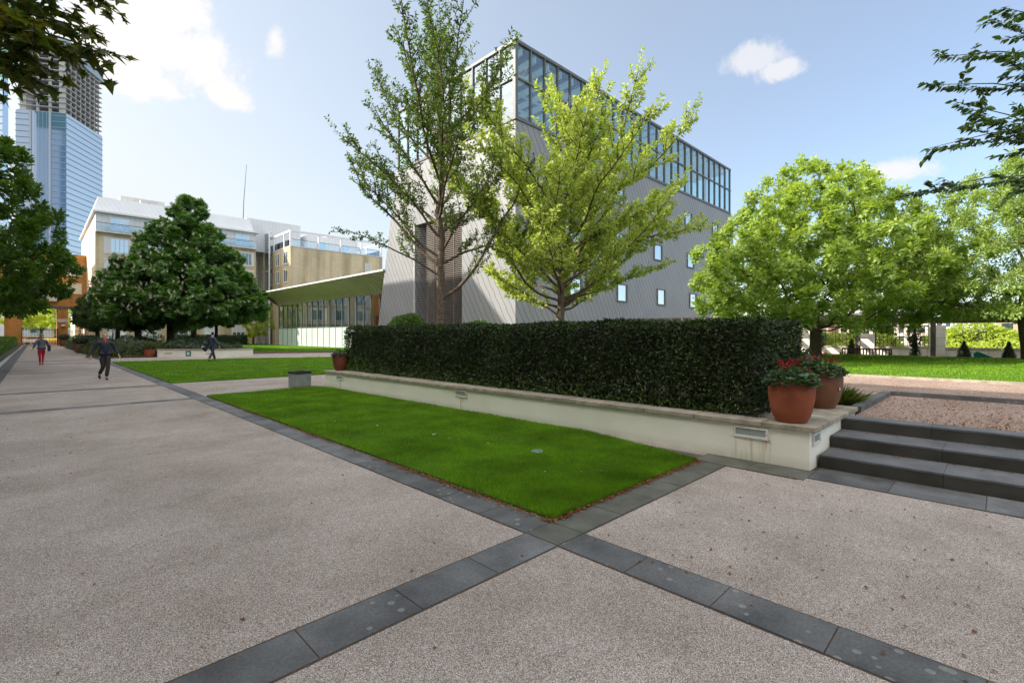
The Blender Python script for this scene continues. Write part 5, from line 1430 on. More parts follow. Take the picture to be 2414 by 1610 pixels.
spray('cherry_tree', 'cherry tree reaching into the sky above the steps', None, (14.2, -4.4, .5), [(14.2, -4.4, .45), (14.1, -4.3, 2.2), (13.9, -4.1, 3.6), (13.7, -3.9, 5.2)],
      [[(14.1, -4.3, 2.4), px(2700, 520, 9), px(2440, 470, 8.2)], [(13.9, -4.1, 3.4), px(2720, 330, 9), px(2430, 330, 8.2)], [(13.8, -4, 4.4), px(2700, 180, 9), px(2430, 220, 8.4)], [(13.7, -3.9, 5.0), px(2700, 40, 9), px(2430, 90, 8.4)]],
      [(px(2500, 410, 8), px(2135, 458, 7.4), 7, .45), (px(2480, 300, 8), px(2190, 350, 7.6), 6, .55), (px(2500, 320, 8.2), px(2250, 240, 7.8), 5, .6), (px(2480, 215, 8), px(2196, 200, 7.6), 6, .5),
       (px(2480, 130, 8.2), px(2215, 135, 7.7), 5, .4), (px(2500, 130, 8.2), px(2330, 45, 7.8), 5, .4), (px(2500, 60, 8.2), px(2370, 20, 7.8), 4, .4), (px(2480, 360, 7.8), px(2290, 270, 7.5), 5, .5), (px(2500, 230, 8), px(2350, 130, 7.6), 5, .4),
       (px(2500, 480, 7.8), px(2390, 420, 7.4), 4, .4)],
      M_cherry, .125, LEAF, .042, 5, hang=.5)
spray('acer_tree', 'maple with red tinged starry leaves hanging over the walk', None, (-2.4, 4.0, 0), [(-2.4, 4.0, -.05), (-2.35, 4.0, 1.8), (-2.1, 4.0, 3.4), (-1.8, 4.0, 5.0)],
      [[(-2.1, 4.0, 3.2), px(-250, 60, 4.2), px(-30, 70, 4)], [(-2.0, 4.0, 3.9), px(-200, -80, 4.4), px(80, -60, 4.1)], [(-2.1, 4, 3.4), px(-200, 130, 4), px(-20, 160, 3.9)]],
      [(px(-60, 50, 4.0), px(250, 122, 3.8), 10, .42), (px(-60, 20, 4.1), px(222, 72, 3.9), 10, .42), (px(-40, 110, 3.9), px(75, 190, 3.8), 8, .34), (px(20, 100, 3.9), px(120, 175, 3.8), 6, .26), (px(-40, 140, 3.8), px(40, 180, 3.7), 6, .3),
       (px(20, -60, 4.1), px(245, 5, 3.9), 9, .4), (px(-60, -20, 4.2), px(180, 40, 4.0), 10, .42), (px(-60, 80, 3.9), px(190, 120, 3.8), 9, .36), (px(-80, -50, 4.2), px(120, -10, 4.1), 9, .42), (px(-60, 60, 3.7), px(90, 90, 3.6), 8, .36)],
      M_acer, .10, MAPLE, .075, 8, hang=.45, curl=.35, red=26, root=.10)
# ================================================================== SHRUB BORDER AND LEFT WALL
border = [((4.1, 46.6, 0), 1.5, 1.6, 1.25, 'dark low shrub at the front of the border nearest the planter', M_shO, .10), ((3.9, 50.5, 0), 1.1, 2.0, 1.35, 'olive shrub spilling over the edge of the walk', M_shO, .10),
          ((5.6, 50.0, 0), 1.8, 2.0, 1.65, 'grey green glossy shrub behind the olive ones', M_shB, .13), ((4.2, 56.0, 0), 1.4, 2.4, 1.5, 'dark mounded shrub beside the walk past the first border pot', M_shD, .13),
          ((6.8, 53.5, 0), 1.8, 2.2, 2.0, 'tall dark shrub under the horse chestnut', M_shD, .14), ((4.3, 63.5, 0), 1.6, 3.0, 1.7, 'dark mound of shrub halfway along the border', M_shD, .15),
          ((4.1, 71, 0), 1.5, 3.4, 1.8, 'grey green shrub in the far half of the border', M_shB, .16), ((4.0, 79.5, 0), 1.3, 3.6, 1.6, 'dark far shrub nearing the gatehouse', M_shD, .17), ((4.1, 89, 0), 1.2, 3.6, 1.7, 'last dark shrub before the gate pier', M_shG, .18),
          ((8.4, 47.0, .1), 1.6, 1.3, 1.25, 'dark shrub just behind the white planter wall', M_shD, .12), ((10.3, 45.2, .1), 1.3, 1.2, 1.15, 'dark shrub at the right end behind the planter wall', M_shD, .12),
          ((9.9, 49.5, 0), 1.9, 1.6, 1.75, 'tall shrub below the pale straight trunk', M_shD, .13), ((12.4, 46.8, 0), .6, .6, .95, 'small grey green bush at the right end of the planter', M_shB, .09), ((6.6, 46.3, .1), 1.0, 1.0, 1.2, 'dark shrub behind the terracotta pot and planter', M_shO, .11)]
for i, (c, rx, ry, h, lab, m, s) in enumerate(border):
    shrub('border_shrub', lab, c, rx, ry, h, 2600 if i < 6 or i > 8 else 1900, s, m, seed=100 + i, group='shrubs of the long border')
struct(MB().prism([(3.45, 45.2), (6.2, 44.9), (10.6, 40.9), (13.2, 46.0), (11.2, 52), (9.5, 104), (3.45, 104)], -.05, .10), 'border_soil', M_earth, 'earth of the long shrub border')
M_box = leafmat('box_hedge_leaf', (.07, .15, .02), (.12, .22, .035), .3, .45, .4)
box_hedge('box_hedge', 'bright green clipped box hedge behind the low side wall', -3.3, -1.72, 26, 86, .1, 1.36, 16000, .13, M_box, faces='RTN', bump=.1)
box_hedge('tall_side_hedge', 'taller dark hedge behind the bright green box hedge', -4.6, -3.4, 26, 84, .1, 1.72, 9000, .15, M_hedge, faces='RTN', bump=.1)
box_hedge('low_far_hedge', 'low dark clipped hedge below the apartments right of the chestnut', 14.6, 24.0, 84.0, 85.6, 0, 1.55, 9000, .17, M_shD, faces='LNT', bump=.12)
t = thing('low_side_wall', 'low white side wall with dark coping along the left of the walk', 'wall', (-1.5, 60, 0))
MB().box(-1.66, -1.33, -6, 100, 0, .30).build('wall_face', M_white, t)
mb = MB(); y = -6
while y < 100: mb.box(-1.70, -1.29, y + .006, y + .994, .302, .36); y += 1.0
mb.build('coping', M_step, t)
struct(MB().box(-6, -1.67, -6, 104, -.05, .12), 'side_bed', M_earth, 'earth behind the low side wall')

# white planter wall with the green emblem
ux, uy = (9.94 - 6.44), (40.05 - 44.21); Lp = math.hypot(ux, uy); ang = math.atan2(uy, ux)
P = thing('planter_wall', 'low white planter wall carrying a green square emblem and bronze lettering', 'wall', (6.44, 44.21, 0)); P.rotation_euler = (0, 0, ang)
build_local(MB().box(0, Lp, 0, .35, 0, .56).box(Lp - .3, Lp, .35, 3.2, 0, .56).box(0, .3, .35, 2.4, 0, .56), 'wall_face', M_white, P)
build_local(MB().box(-.05, Lp + .05, -.05, .40, .562, .63).box(Lp - .34, Lp + .05, .402, 3.2, .562, .63), 'coping', M_coping, P)
e = build_local(MB().box(2.28, 2.70, -.022, -.002, .11, .49), 'emblem', mat('sign_green', (.02, .16, .10), (.02, .14, .09)), P); e['label'] = 'dark green square emblem with a white four armed star'
cx_, cz_ = 2.49, .30; m = MB()
pts = []
for k in range(8):
    a = R(45 * k) + R(45) * 0; rr_ = .185 if k % 2 else .055
    pts.append((cx_ + rr_ * math.cos(a) * 1.0, -.024, cz_ + rr_ * math.sin(a)))
m.poly(pts[::-1]); 
for k in range(4):
    a = R(45 + 90 * k); m.ball((cx_ + .10 * math.cos(a), -.024, cz_ + .10 * math.sin(a)), .045, .004, .045, 10, 6)
build_local(m, 'emblem_star', M_wframe, e)
M_brz = mat('bronze_letters', (.34, .22, .12))
for x0, n in ((.55, 13), (3.85, 11)):
    m = MB()
    for row, z in enumerate((.32, .25)):
        for k in range(n - row * 2):
            x = x0 + k * .055 + row * .03; m.box(x, x + .008, -.012, -.001, z, z + .045); m.box(x + .008, x + .036, -.012, -.001, z + .037 * (k % 2), z + .008 + .037 * (k % 2))
            if k % 3: m.box(x + .030, x + .038, -.012, -.001, z + .009, z + .036)
    build_local(m, 'lettering', M_brz, P)
def simple_pot(label, c, r, h, m, plant, seed, group=None, cone=None):
    t = thing('plant_pot', label, 'plant pot', c, group)
    MB().lathe(c, pot_profile(r * .66, r, r, h), 24).build('pot', m, t, smooth=True)
    g = np.random.default_rng(seed); n = 700
    v = unit(g, n)
    if cone:
        u = g.uniform(0, 1, n); a = g.uniform(0, 6.28, n); q = (1 - u ** 1.3) * cone[0] * g.uniform(.85, 1.05, n)
        Q = np.stack([c[0] + q * np.cos(a), c[1] + q * np.sin(a), c[2] + h + .02 + u * cone[1]], 1); nn = np.stack([np.cos(a), np.sin(a), np.full(n, .4)], 1)
        MB().lathe((c[0], c[1], c[2] + h * .9), [(cone[0] * .85, 0), (cone[0] * .8, cone[1] * .3), (cone[0] * .45, cone[1] * .7), (.01, cone[1])], 12).build('inner_twigs', M_core, t)
        bake('foliage', LEAF[0], LEAF[1], Q, nn * .3 + unit(g, n) + [0, 0, .4], nn + unit(g, n) * .5, np.full(n, .07), plant, t)
    else:
        rr = r * 1.25; Q = np.array([c[0], c[1], c[2] + h + rr * .5]) + v * rr * g.uniform(.8, 1.05, (n, 1)) * [1, 1, .75]
        bake('foliage', LEAF[0], LEAF[1], Q, v * .4 + unit(g, n), v + unit(g, n) * .5, np.full(n, .10), plant, t)
        MB().ball((c[0], c[1], c[2] + h + rr * .45), rr * .85, rr * .85, rr * .6).build('inner_twigs', M_core, t)
    return t
simple_pot('terracotta pot at the left end of the planter wall', (6.05, 44.75, 0), .36, .62, M_terra, M_shO, 1)
simple_pot('brown pot of dark foliage halfway along the shrub border', (2.95, 59.8, 0), .50, .85, M_terraD, M_shD, 2)
simple_pot('brown pot with a round clipped bush below the gate pier', (2.95, 96.5, 0), .62, .95, M_terraD, M_shD, 3)

# ================================================================== PERGOLA AND TERRACE WALL
M_ash = mat('white_stone_blocks', (.70, .67, .60), (.62, .59, .52), 1.4, .8, .1, 40, gen=None)
WX = 38.0
t = thing('terrace_wall', 'low pale stone wall with tall square piers behind the pergola', 'wall', (WX, 6, -.05))
b = MB(); b.box(WX, WX + .45, -20, 24, -.05, .86)
pier_y = [2.67 + 3.36 * i for i in range(0, 6)]
for y in pier_y: b.box(WX - .12, WX + .52, y - .36, y + .36, -.05, 2.25)
b.build('stone_face', M_ash, t)
MB().box(WX - .05, WX + .5, -20, 24, .862, .95).build('coping', M_coping, t)
j = MB()
for y in pier_y:
    for z in (.5, 1.0, 1.5, 2.0): j.box(WX - .124, WX - .119, y - .36, y + .36, z, z + .015)
for i in range(30): j.box(WX - .004, WX + .001, -19 + i * 1.3, -19 + i * 1.3 + .015, -.05, .86)
j.box(WX - .004, WX + .001, -20, 24, .40, .415)
j.build('stone_joints', mat('joint_grey', (.36, .34, .30)), t)
struct(MB().box(33.3, WX, -20, 24, -.10, -.05), 'pergola_paving', M_coping, 'pale paving under the pergola')
M_iron = mat('iron_trellis', (.05, .035, .03), (.07, .05, .04), 10, .7)
for i in range(4):
    y0, y1 = pier_y[i] + .38, pier_y[i + 1] - .38
    t = thing('trellis_panel', ('dark iron trellis panel with an arched ornament, nearest the open end of the wall', 'iron trellis panel behind the bench', 'iron trellis panel left of the bench, beside the maple trunk', 'iron trellis panel furthest along, hidden by the maple')[i], 'trellis', (WX + .2, (y0 + y1) / 2, .95), 'iron trellis panels between the stone piers')
    m = MB(); n = 13
    for k in range(n + 1): y = y0 + (y1 - y0) * k / n; m.box(WX + .18, WX + .21, y - .013, y + .013, .96, 2.2)
    for k in range(7): z = .98 + 1.2 * k / 6; m.box(WX + .17, WX + .18, y0, y1, z - .013, z + .013)
    m.build('lattice', M_iron, t)
    f = MB(); f.box(WX + .15, WX + .24, y0, y1, 2.2, 2.26).box(WX + .15, WX + .24, y0 - .02, y0 + .03, .95, 2.2).box(WX + .15, WX + .24, y1 - .03, y1 + .02, .95, 2.2); f.build('rim', M_iron, t)
    if i == 0:
        yc = (y0 + y1) / 2; a = MB(); pts = [(WX + .12, yc + .42 * math.cos(R(k)), .98 + .62 * math.sin(R(k))) for k in range(0, 181, 15)]
        a.tube(pts, .03, 6, cap=False); a.build('arch', M_iron, t)
PG = thing('pergola', 'long pergola with dark timber beams standing before the pale stone wall', 'pergola', (34.6, 2, -.05))
M_tim = mat('dark_timber', (.09, .065, .045), (.13, .10, .075), 3, .8); M_gpost = mat('grey_post', (.26, .23, .20), (.18, .16, .14), 3, .8)
posts = [2.6 + 3.36 * k for k in range(-4, 6)]
m = MB()
for y in posts:
    m.box(34.5, 34.72, y - .11, y + .11, -.05, 2.36); m.build('post', M_gpost, PG); m = MB()
MB().box(34.48, 34.74, -14, 22, 2.362, 2.62).build('long_beam', M_tim, PG)
MB().box(37.9, 38.2, -14, 22, 2.362, 2.62).build('long_beam', M_tim, PG)
i = 0
for y in np.arange(-13, 22, .84):
    o = MB().bar((33.6, y, 2.78), (39.0, y, 2.78), .11, .28).build('rafter', M_tim, PG)
MB().box(36.0, 36.25, -14, 22, 2.935, 3.05).build('ridge_board', M_gpost, PG)
# climbers on posts
for (y, h, lab, s) in ((3.35, 2.9, 'ivy clad pergola post right of the bench', 1), (7.9, 2.4, 'ivy clad column just right of the maple trunk', 2), (-4.2, 2.6, 'ivy clad pergola post behind the dogwood', 3)):
    t = thing('climbing_ivy', lab, 'ivy', (34.3, y, -.05), 'ivy on the pergola posts')
    k = 1900; g = np.random.default_rng(s); z = g.uniform(-.05, h, k); a = g.uniform(0, 6.28, k); q = (.26 + .13 * np.sin(z * 4 + s) + .07 * np.sin(a * 3)) * g.uniform(.6, 1.1, k) * (1 + .9 * np.clip(z - 2, 0, 1))
    bake('foliage', LEAF[0], LEAF[1], np.stack([34.35 + q * np.cos(a), y + q * np.sin(a), z], 1), unit(g, k), np.stack([np.cos(a), np.sin(a), np.full(k, .4)], 1) + unit(g, k) * .5, .11 * g.uniform(.6, 1.3, k), M_shD, t)
    MB().tube([(34.35, y, -.05), (34.35, y, h * .9)], [.12, .05], 8).build('stem', M_bark, t)
# bench
t = thing('park_bench', 'dark slatted wooden bench seen over the lawn edge', 'bench', (34.6, 5.6, -.05))
M_bw = mat('bench_wood', (.10, .06, .04), (.07, .04, .03), 4, .7)
by0, by1, bx = 4.35, 6.75, 34.0
m = MB()
for x in (0, .1, .2, .3, .4): m.box(bx + x, bx + x + .07, by0, by1, .40, .43)
m.build('seat', M_bw, t)
m = MB(); y = by0 + .1
m.box(bx + .47, bx + .52, by0, by1, .82, .90).box(bx + .47, bx + .52, by0, by1, .48, .54)
while y < by1 - .1: m.box(bx + .48, bx + .51, y, y + .06, .54, .82); y += .15
m.build('backrest', M_bw, t)
for y in (by0, by1 - .07):
    for x, h in ((0, .62), (.47, .82)): MB().box(bx + x, bx + x + .06, y, y + .07, -.05, h - .001).build('leg', M_bw, t)
    MB().box(bx - .05, bx + .5, y - .02, y + .09, .621, .66).build('armrest', M_bw, t)
    
simple_pot('cone shaped topiary pot just left of the green box', (33.9, 1.35, -.05), .30, .45, M_terra, M_shD, 11, 'cone topiaries along the pergola', cone=(.32, .95))
simple_pot('cone shaped topiary pot below the dogwood trunk', (33.9, -1.15 + .9, -.05), .28, .42, M_terra, M_shD, 12, 'cone topiaries along the pergola', cone=(.30, .95))
simple_pot('cone shaped topiary pot behind the left end of the bench', (35.6, 6.45, -.05), .28, .45, M_terra, M_shD, 13, 'cone topiaries along the pergola', cone=(.30, 1.0))
t = thing('grit_bin', 'turquoise green box with a sloping lid beside the stone wall', 'storage box', (34.2, .75, -.05))
pr_ = [(0, 0), (1.0, 0), (1.0, .55), (.15, 1.0), (0, 1.0)]
m = MB(); n0 = 0
yA_, x_ = 1.0, 34.0
A_ = [(x_, yA_ - a * .9, -.05 + b_ * .85) for a, b_ in pr_]; B_ = [(x_ + .7, y, z) for _, y, z in A_]
m.poly(A_); m.poly(B_[::-1])
for k in range(5): m.poly([A_[k], A_[(k + 1) % 5], B_[(k + 1) % 5], B_[k]][::-1])
M_tq = mat('turquoise_plastic', (.02, .36, .28), (.02, .30, .24), 2, .45)
m.build('box_body', M_tq, t)
MB().bar((x_ - .03, yA_ - .10, .845), (x_ - .03, yA_ - .93, .43), .05, .05).build('lid_edge', M_tq, t)

# beyond the terrace wall: trees and pale buildings
M_fb = mat('far_brick', (.36, .24, .17), (.42, .30, .22), .3, .9); M_fb2 = mat('far_stone', (.60, .50, .40), (.66, .56, .46), .3, .9)
def far_building(lab, x, y0, y1, h, m, cols, rows, dx=10):
    t = thing('distant_building', lab, 'building', (x, (y0 + y1) / 2, 0), 'distant buildings beyond the terrace wall')
    MB().box(x, x + dx, y0, y1, -.06, h).build('walls', m, t)
    MB().box(x - .1, x + dx + .1, y0 - .1, y1 + .1, h + .002, h + .35).build('roof', M_frameG, t)
    f = MB()
    for i in range(cols):
        for k in range(rows):
            y = y0 + (y1 - y0) * (i + .25) / cols; f.box(x - .05, x - .002, y, y + (y1 - y0) / cols * .5, .5 + k * (h - .5) / rows, .5 + k * (h - .5) / rows + (h / rows) * .55)
    f.build('window_row', M_pane, t)
far_building('brown brick building seen past the dogwood trunk', 92, -14, .5, 5.6, M_fb, 7, 3)
far_building('beige building with rows of windows seen through the arched trellis', 110, 9, 22, 5.2, M_fb2, 9, 3)
far_building('beige building left of the arched trellis view', 112, 24, 40, 4.6, M_fb, 9, 3)
far_building('pale office block rising far above the pergola', 190, 10, 22, 9.5, M_wpan, 6, 5)
far_building('long pale building far behind the maple trunk', 130, 42, 80, 4.2, M_fb2, 16, 3)
for i, (x, y, rx, ry, h, lab) in enumerate(((52, 1.2, 3.0, 3.4, 2.7, 'sunlit yellow green bush beyond the open bay of the wall'), (56, -5.6, 2.2, 2.4, 2.6, 'yellow green bush near the brown brick building'), (54, 9.2, 2.5, 3, 2.2, 'yellow green bush seen through the arched trellis'),
                                        (60, 14.6, 2.5, 3, 2.3, 'yellow green bush seen through the trellis behind the bench'), (58, 19.5, 2.5, 3.5, 1.9, 'bush beyond the trellis by the maple trunk'), (50, -10, 3, 3, 2.6, 'bush beyond the wall at the far right'))):
    shrub('sunlit_bush', lab, (x, y, -.06), rx, ry, h, 8000, .24, M_l7, seed=200 + i, group='bushes beyond the terrace wall')

# ================================================================== CARS BEYOND THE GATE
M_cw = mat('white_car_paint', (.75, .76, .78), (.7, .71, .73), 1, .25, spec=.6); M_cb = mat('blue_car_paint', (.05, .12, .32), (.04, .1, .28), 1, .25, spec=.6); M_tyre = mat('tyre', (.02, .02, .02))
def car(m, label, loc_):
    t = thing('parked_car', label, 'car', (0, 0, 0), 'cars parked in the street beyond the gate')
    b = MB(); prof = [(-2.1, .35), (-2.1, .75), (-1.9, .9), (-1.0, .98), (1.25, .98), (1.95, .85), (2.1, .6), (2.1, .35)]
    b.v += [(x, -.85, z) for x, z in prof] + [(x, .85, z) for x, z in prof]; n = len(prof)
    b.f += [tuple(range(n)), tuple(reversed(range(n, 2 * n)))] + [(i, i + n, (i + 1) % n + n, (i + 1) % n) for i in range(n)]; b.m += [0] * (n + 2)
    b.build('body', m, t, bevel=.05)
    c = MB(); p = [(-1.5, .975), (-1.0, 1.42), (.5, 1.45), (1.15, .975)]
    c.v += [(x, -.72 if z < 1.2 else -.6, z) for x, z in p] + [(x, .72 if z < 1.2 else .6, z) for x, z in p]; c.f += [(0, 1, 2, 3), (7, 6, 5, 4), (0, 4, 5, 1), (1, 5, 6, 2), (2, 6, 7, 3)]; c.m += [0] * 5
    c.build('window_glass', M_pane, t)
    MB().box(-.98, .48, -.6, .6, 1.43, 1.47).build('roof', m, t)
    for x in (-1.3, 1.3):
        for y in (-.84, .68):
            w = MB().tube([(x, y, .33), (x, y + .16, .33)], .33, 16).build('wheel', M_tyre, t); MB().tube([(x, y - .01, .33), (x, y + .17, .33)], .18, 12).build('rim', M_frameG, w)
    for y in (-.6, .6): MB().box(2.08, 2.12, y - .15, y + .15, .62, .74).build('headlight', M_wframe, t)
    t.location = loc_; t.rotation_euler = (0, 0, R(4)); return t
car(M_cw, 'white car parked beyond the middle of the gate', (.2, 121, -.06)); car(M_cb, 'blue car parked beyond the left leaf of the gate', (-4.6, 121.2, -.06)); car(M_cb, 'dark blue car in the second row beyond the gate', (-1.5, 127, -.06))
t = thing('yellow_flower_bed', 'strip of yellow flowers beyond the right leaf of the gate', 'flowers', (1.9, 112, 0))
k = 1500; bake('blossom', LEAFB[0], LEAFB[1], np.stack([rng.uniform(.8, 3.2, k), rng.uniform(112, 113, k), rng.uniform(.6, 1.0, k)], 1), unit(rng, k), unit(rng, k) + [0, -.4, .5], np.full(k, .12), leafmat('yellow_petal', (.75, .62, .03), (.6, .6, .05), .3), t)
MB().box(.8, 3.2, 112, 113, -.06, .65).build('trough', M_wframe, t)
struct(MB().box(-30, 40, 112.2, 160, -.06, -.03), 'street', mat('asphalt', (.06, .06, .062), (.05, .05, .05), 2, .9), 'street beyond the gate')
# apartments across the street
t = thing('street_building', 'pale blue fronted building across the street beyond the gate', 'building', (0, 150, 0))
MB().box(-25, 30, 150, 160, -.06, 9).build('walls', M_wpan, t)
for i in range(16):
    for z in (1, 4.5): MB().box(-24 + i * 3.3, -22 + i * 3.3, 149.95, 149.998, z, z + 2.2).build('window', M_paneB, t)

# ================================================================== PEOPLE
M_skin = mat('skin', (.52, .30, .21), (.46, .26, .18), 20, .55); M_hairG = mat('blond_hair', (.30, .20, .10), (.20, .13, .06), 60, .6); M_hairD = mat('black_hair', (.015, .012, .01)); M_navy = mat('navy_cloth', (.012, .016, .035), (.02, .025, .045), 12, .85, .3, 60)
M_dkj = mat('dark_jacket', (.016, .018, .03), (.024, .026, .04), 9, .6, .4, 40); M_trs = mat('brown_black_trousers', (.030, .024, .020), (.04, .032, .028), 9, .85, .3, 50); M_redt = mat('red_trousers', (.50, .012, .03), (.40, .01, .025), 9, .8, .2, 50); M_grey = mat('grey_cardigan', (.10, .10, .13), (.14, .14, .17), 30, .9, .3, 80)
M_suit = mat('navy_suit', (.022, .028, .06), (.03, .036, .07), 9, .7, .2, 40); M_shoe = mat('black_leather', (.012, .011, .011), None, 5, .35); M_shirt = mat('white_shirt', (.75, .76, .78)); M_redc = mat('red_collar', (.55, .02, .02)); M_bagm = mat('dark_blue_bag', (.015, .018, .045), None, 5, .5)
def skin(name, nodes, edges, m, par, sub=1, root=None):
    """one continuous surface grown round a joint graph: nodes {key: (x, y, z, rx, ry)}"""
    ks = list(nodes); o0 = origin(par)
    me = bpy.data.meshes.new(name); me.from_pydata([tuple(Vector(nodes[k][:3])) for k in ks], [(ks.index(a), ks.index(b)) for a, b in edges], [])
    o = bpy.data.objects.new(name, me); COL.objects.link(o); o.parent = par
    me.materials.append(m)
    sm = o.modifiers.new('skin', 'SKIN'); sm.use_smooth_shade = True; sm.branch_smoothing = .4
    if not me.skin_vertices: me.attributes.new
    bm = bmesh.new(); bm.from_mesh(me); ly = bm.verts.layers.skin.verify()
    for v, k in zip(bm.verts, ks):
        v[ly].radius = nodes[k][3:5]; v[ly].use_root = (k == (root or ks[0])); 
    bm.to_mesh(me); bm.free()
    if sub: s_ = o.modifiers.new('sub', 'SUBSURF'); s_.levels = sub; s_.render_levels = sub
    return o
def fingers(N, E, w, pal, tag_, side, curl):
    """palm + five unequal bent fingers hanging below the wrist; side = +1 thumb towards +y... local frame: fingers along (pal - w)"""
    w = Vector(w); d = (Vector(pal) - w).normalized(); across = Vector((0, 1, 0)); across = (across - d * across.dot(d)).normalized(); inn = d.cross(across) * side
    N[tag_ + 'pm'] = (*pal, .034, .018); 
    for k, (o_, L_) in enumerate(((-.030, .066), (-.010, .076), (.011, .071), (.030, .056))):
        a = Vector(pal) + d * .03 + across * -o_; b = a + d * L_ * .5 + inn * L_ * .12; c = b + (d * (1 - curl) + inn * curl).normalized() * L_ * .5
        N[tag_ + f'a{k}'] = (*a, .0095, .0095); N[tag_ + f'b{k}'] = (*b, .0085, .0085); N[tag_ + f'c{k}'] = (*c, .0075, .0075)
        E += [(tag_ + 'pm', tag_ + f'a{k}'), (tag_ + f'a{k}', tag_ + f'b{k}'), (tag_ + f'b{k}', tag_ + f'c{k}')]
    a = Vector(pal) - d * .015 - across * -.035 * -1; b = Vector(pal) + across * .045 + d * .012 + inn * .015; c = b + d * .035 + inn * .012
    N[tag_ + 't1'] = (*b, .010, .010); N[tag_ + 't2'] = (*c, .008, .008); E += [(tag_ + 'pm', tag_ + 't1'), (tag_ + 't1', tag_ + 't2')]
def person(label, loc_, rotz, H, arms, legs, mt, ml, hair, skirt=None, hl=False, open_jacket=False, lean=0.0, neck=None, broad=1.0, curl=.5):
    """local frame: faces -Y, x to the figure's left. arms/legs: joint positions in metres for a 1.78 m figure"""
    t = thing('person', label, 'person', (0, 0, 0))
    N = {}; E = []
    L = lean
    N['pel'] = (0, 0, .94, .145 * broad, .10); N['wai'] = (0, L * .3, 1.10, .13 * broad, .095); N['che'] = (0, L * .6, 1.28, .155 * broad, .11); N['sho'] = (0, L * .8, 1.43, .11 * broad, .075)
    N['nk1'] = (0, L * .9, 1.50, .052, .055); N['nk2'] = (0, L - .008, 1.56, .052, .056)
    N['hd1'] = (0, L - .025, 1.605, .058, .072); N['hd2'] = (0, L - .018, 1.665, .072, .090); N['hd3'] = (0, L - .006, 1.72, .070, .088); N['hd4'] = (0, L, 1.757, .040, .052)
    N['nose'] = (0, L - .118, 1.655, .011, .014); N['chin'] = (0, L - .085, 1.585, .022, .02)
    E += [('pel', 'wai'), ('wai', 'che'), ('che', 'sho'), ('sho', 'nk1'), ('nk1', 'nk2'), ('nk2', 'hd1'), ('hd1', 'hd2'), ('hd2', 'hd3'), ('hd3', 'hd4'), ('hd2', 'nose'), ('hd1', 'chin')]
    for s_ in (1, -1):
        k = 'l' if s_ > 0 else 'r'; sh, el, wr, pm = arms[k]
        N[k + 'sh'] = (*sh, .058, .058); N[k + 'el'] = (*el, .042, .042); N[k + 'wr'] = (*wr, .027, .024)
        E += [('sho', k + 'sh'), (k + 'sh', k + 'el'), (k + 'el', k + 'wr'), (k + 'wr', k + 'hpm')]
        fingers(N, E, wr, pm, k + 'h', s_, curl)
        hp, kn, an, to = legs[k]
        N[k + 'hp'] = (*hp, .088, .09); N[k + 'kn'] = (*kn, .056, .06); N[k + 'an'] = (*an, .030, .032); N[k + 'to'] = (*to, .024, .016)
        E += [('pel', k + 'hp'), (k + 'hp', k + 'kn'), (k + 'kn', k + 'an'), (k + 'an', k + 'to')]
    skin('body', N, E, M_skin, t, 1, 'pel')
    # face
    for s_ in (1, -1):
        MB().ball((s_ * .030, L - .098, 1.683), .010, .008, .007, 8, 6).build('eye', M_dark, t)
        MB().ball((s_ * .077, L - .01, 1.665), .010, .022, .032, 8, 6).build('ear', M_skin, t)
    MB().ball((0, L - .098, 1.622), .022, .008, .006, 8, 6).build('mouth', mat('lips', (.35, .12, .10)), t)
    # top garment
    T = {}; G = []
    low = skirt or .86
    T['a'] = (0, L * .1, low, .185 * broad, .135); T['b'] = (0, L * .2, 1.0, .17 * broad, .125); T['c'] = (0, L * .4, 1.14, .155 * broad, .12); T['d'] = (0, L * .6, 1.30, .18 * broad, .13); T['e'] = (0, L * .8, 1.43, .13 * broad, .09); T['f'] = (0, L * .9, 1.505, .065, .068)
    G += [('a', 'b'), ('b', 'c'), ('c', 'd'), ('d', 'e'), ('e', 'f')]
    for k in 'lr':
        sh, el, wr, pm = arms[k]; T[k + '1'] = (*sh, .078, .078); T[k + '2'] = (*el, .062, .062); w2 = tuple(Vector(el).lerp(Vector(wr), .92)); T[k + '3'] = (*w2, .045, .045)
        G += [('e', k + '1'), (k + '1', k + '2'), (k + '2', k + '3')]
    skin('jacket', T, G, mt, t, 1, 'c')
    for k in 'lr':
        hp, kn, an, to = legs[k]; W_ = {}; 
        W_['p'] = (0 + (hp[0] * .35), 0, .95, .12 * broad, .115); W_['h'] = (*hp, .108 * (.94 if hl else 1), .108); W_['k'] = (*kn, .070 if not hl else .058, .074 if not hl else .062); e = tuple(Vector(kn).lerp(Vector(an), .93)); W_['a'] = (*e, .066 if not hl else .044, .070 if not hl else .046)
        skin('trouser_leg', W_, [('p', 'h'), ('h', 'k'), ('k', 'a')], ml, t, 1, 'h')
        an_ = Vector(an); tv = Vector(to)
        skin('shoe', {'h': (*(an_ + (an_ - tv) * .25 + Vector((0, 0, -.035))), .040, .035), 'm': (*an_.lerp(tv, .5), .046, .038), 't': (*(tv + (tv - an_) * .35), .040, .026)}, [('h', 'm'), ('m', 't')], M_shoe, t, 1, 'm')
    if hair: hair(t, L)
    s = H / 1.78; t.scale = (s, s, s); t.location = loc_; t.rotation_euler = (0, 0, rotz)
    return t
ARM0 = {'l': ((.185, 0, 1.42), (.30, .02, 1.16), (.36, -.06, .93), (.375, -.08, .86)), 'r': ((-.185, 0, 1.42), (-.28, .05, 1.15), (-.34, -.04, .92), (-.355, -.06, .85))}
def bald_fringe(t, L):
    for s_ in (1, -1): MB().ball((s_ * .062, L + .035, 1.685), .020, .055, .035, 10, 6).build('hair', mat('grey_stubble', (.20, .17, .15)), t)
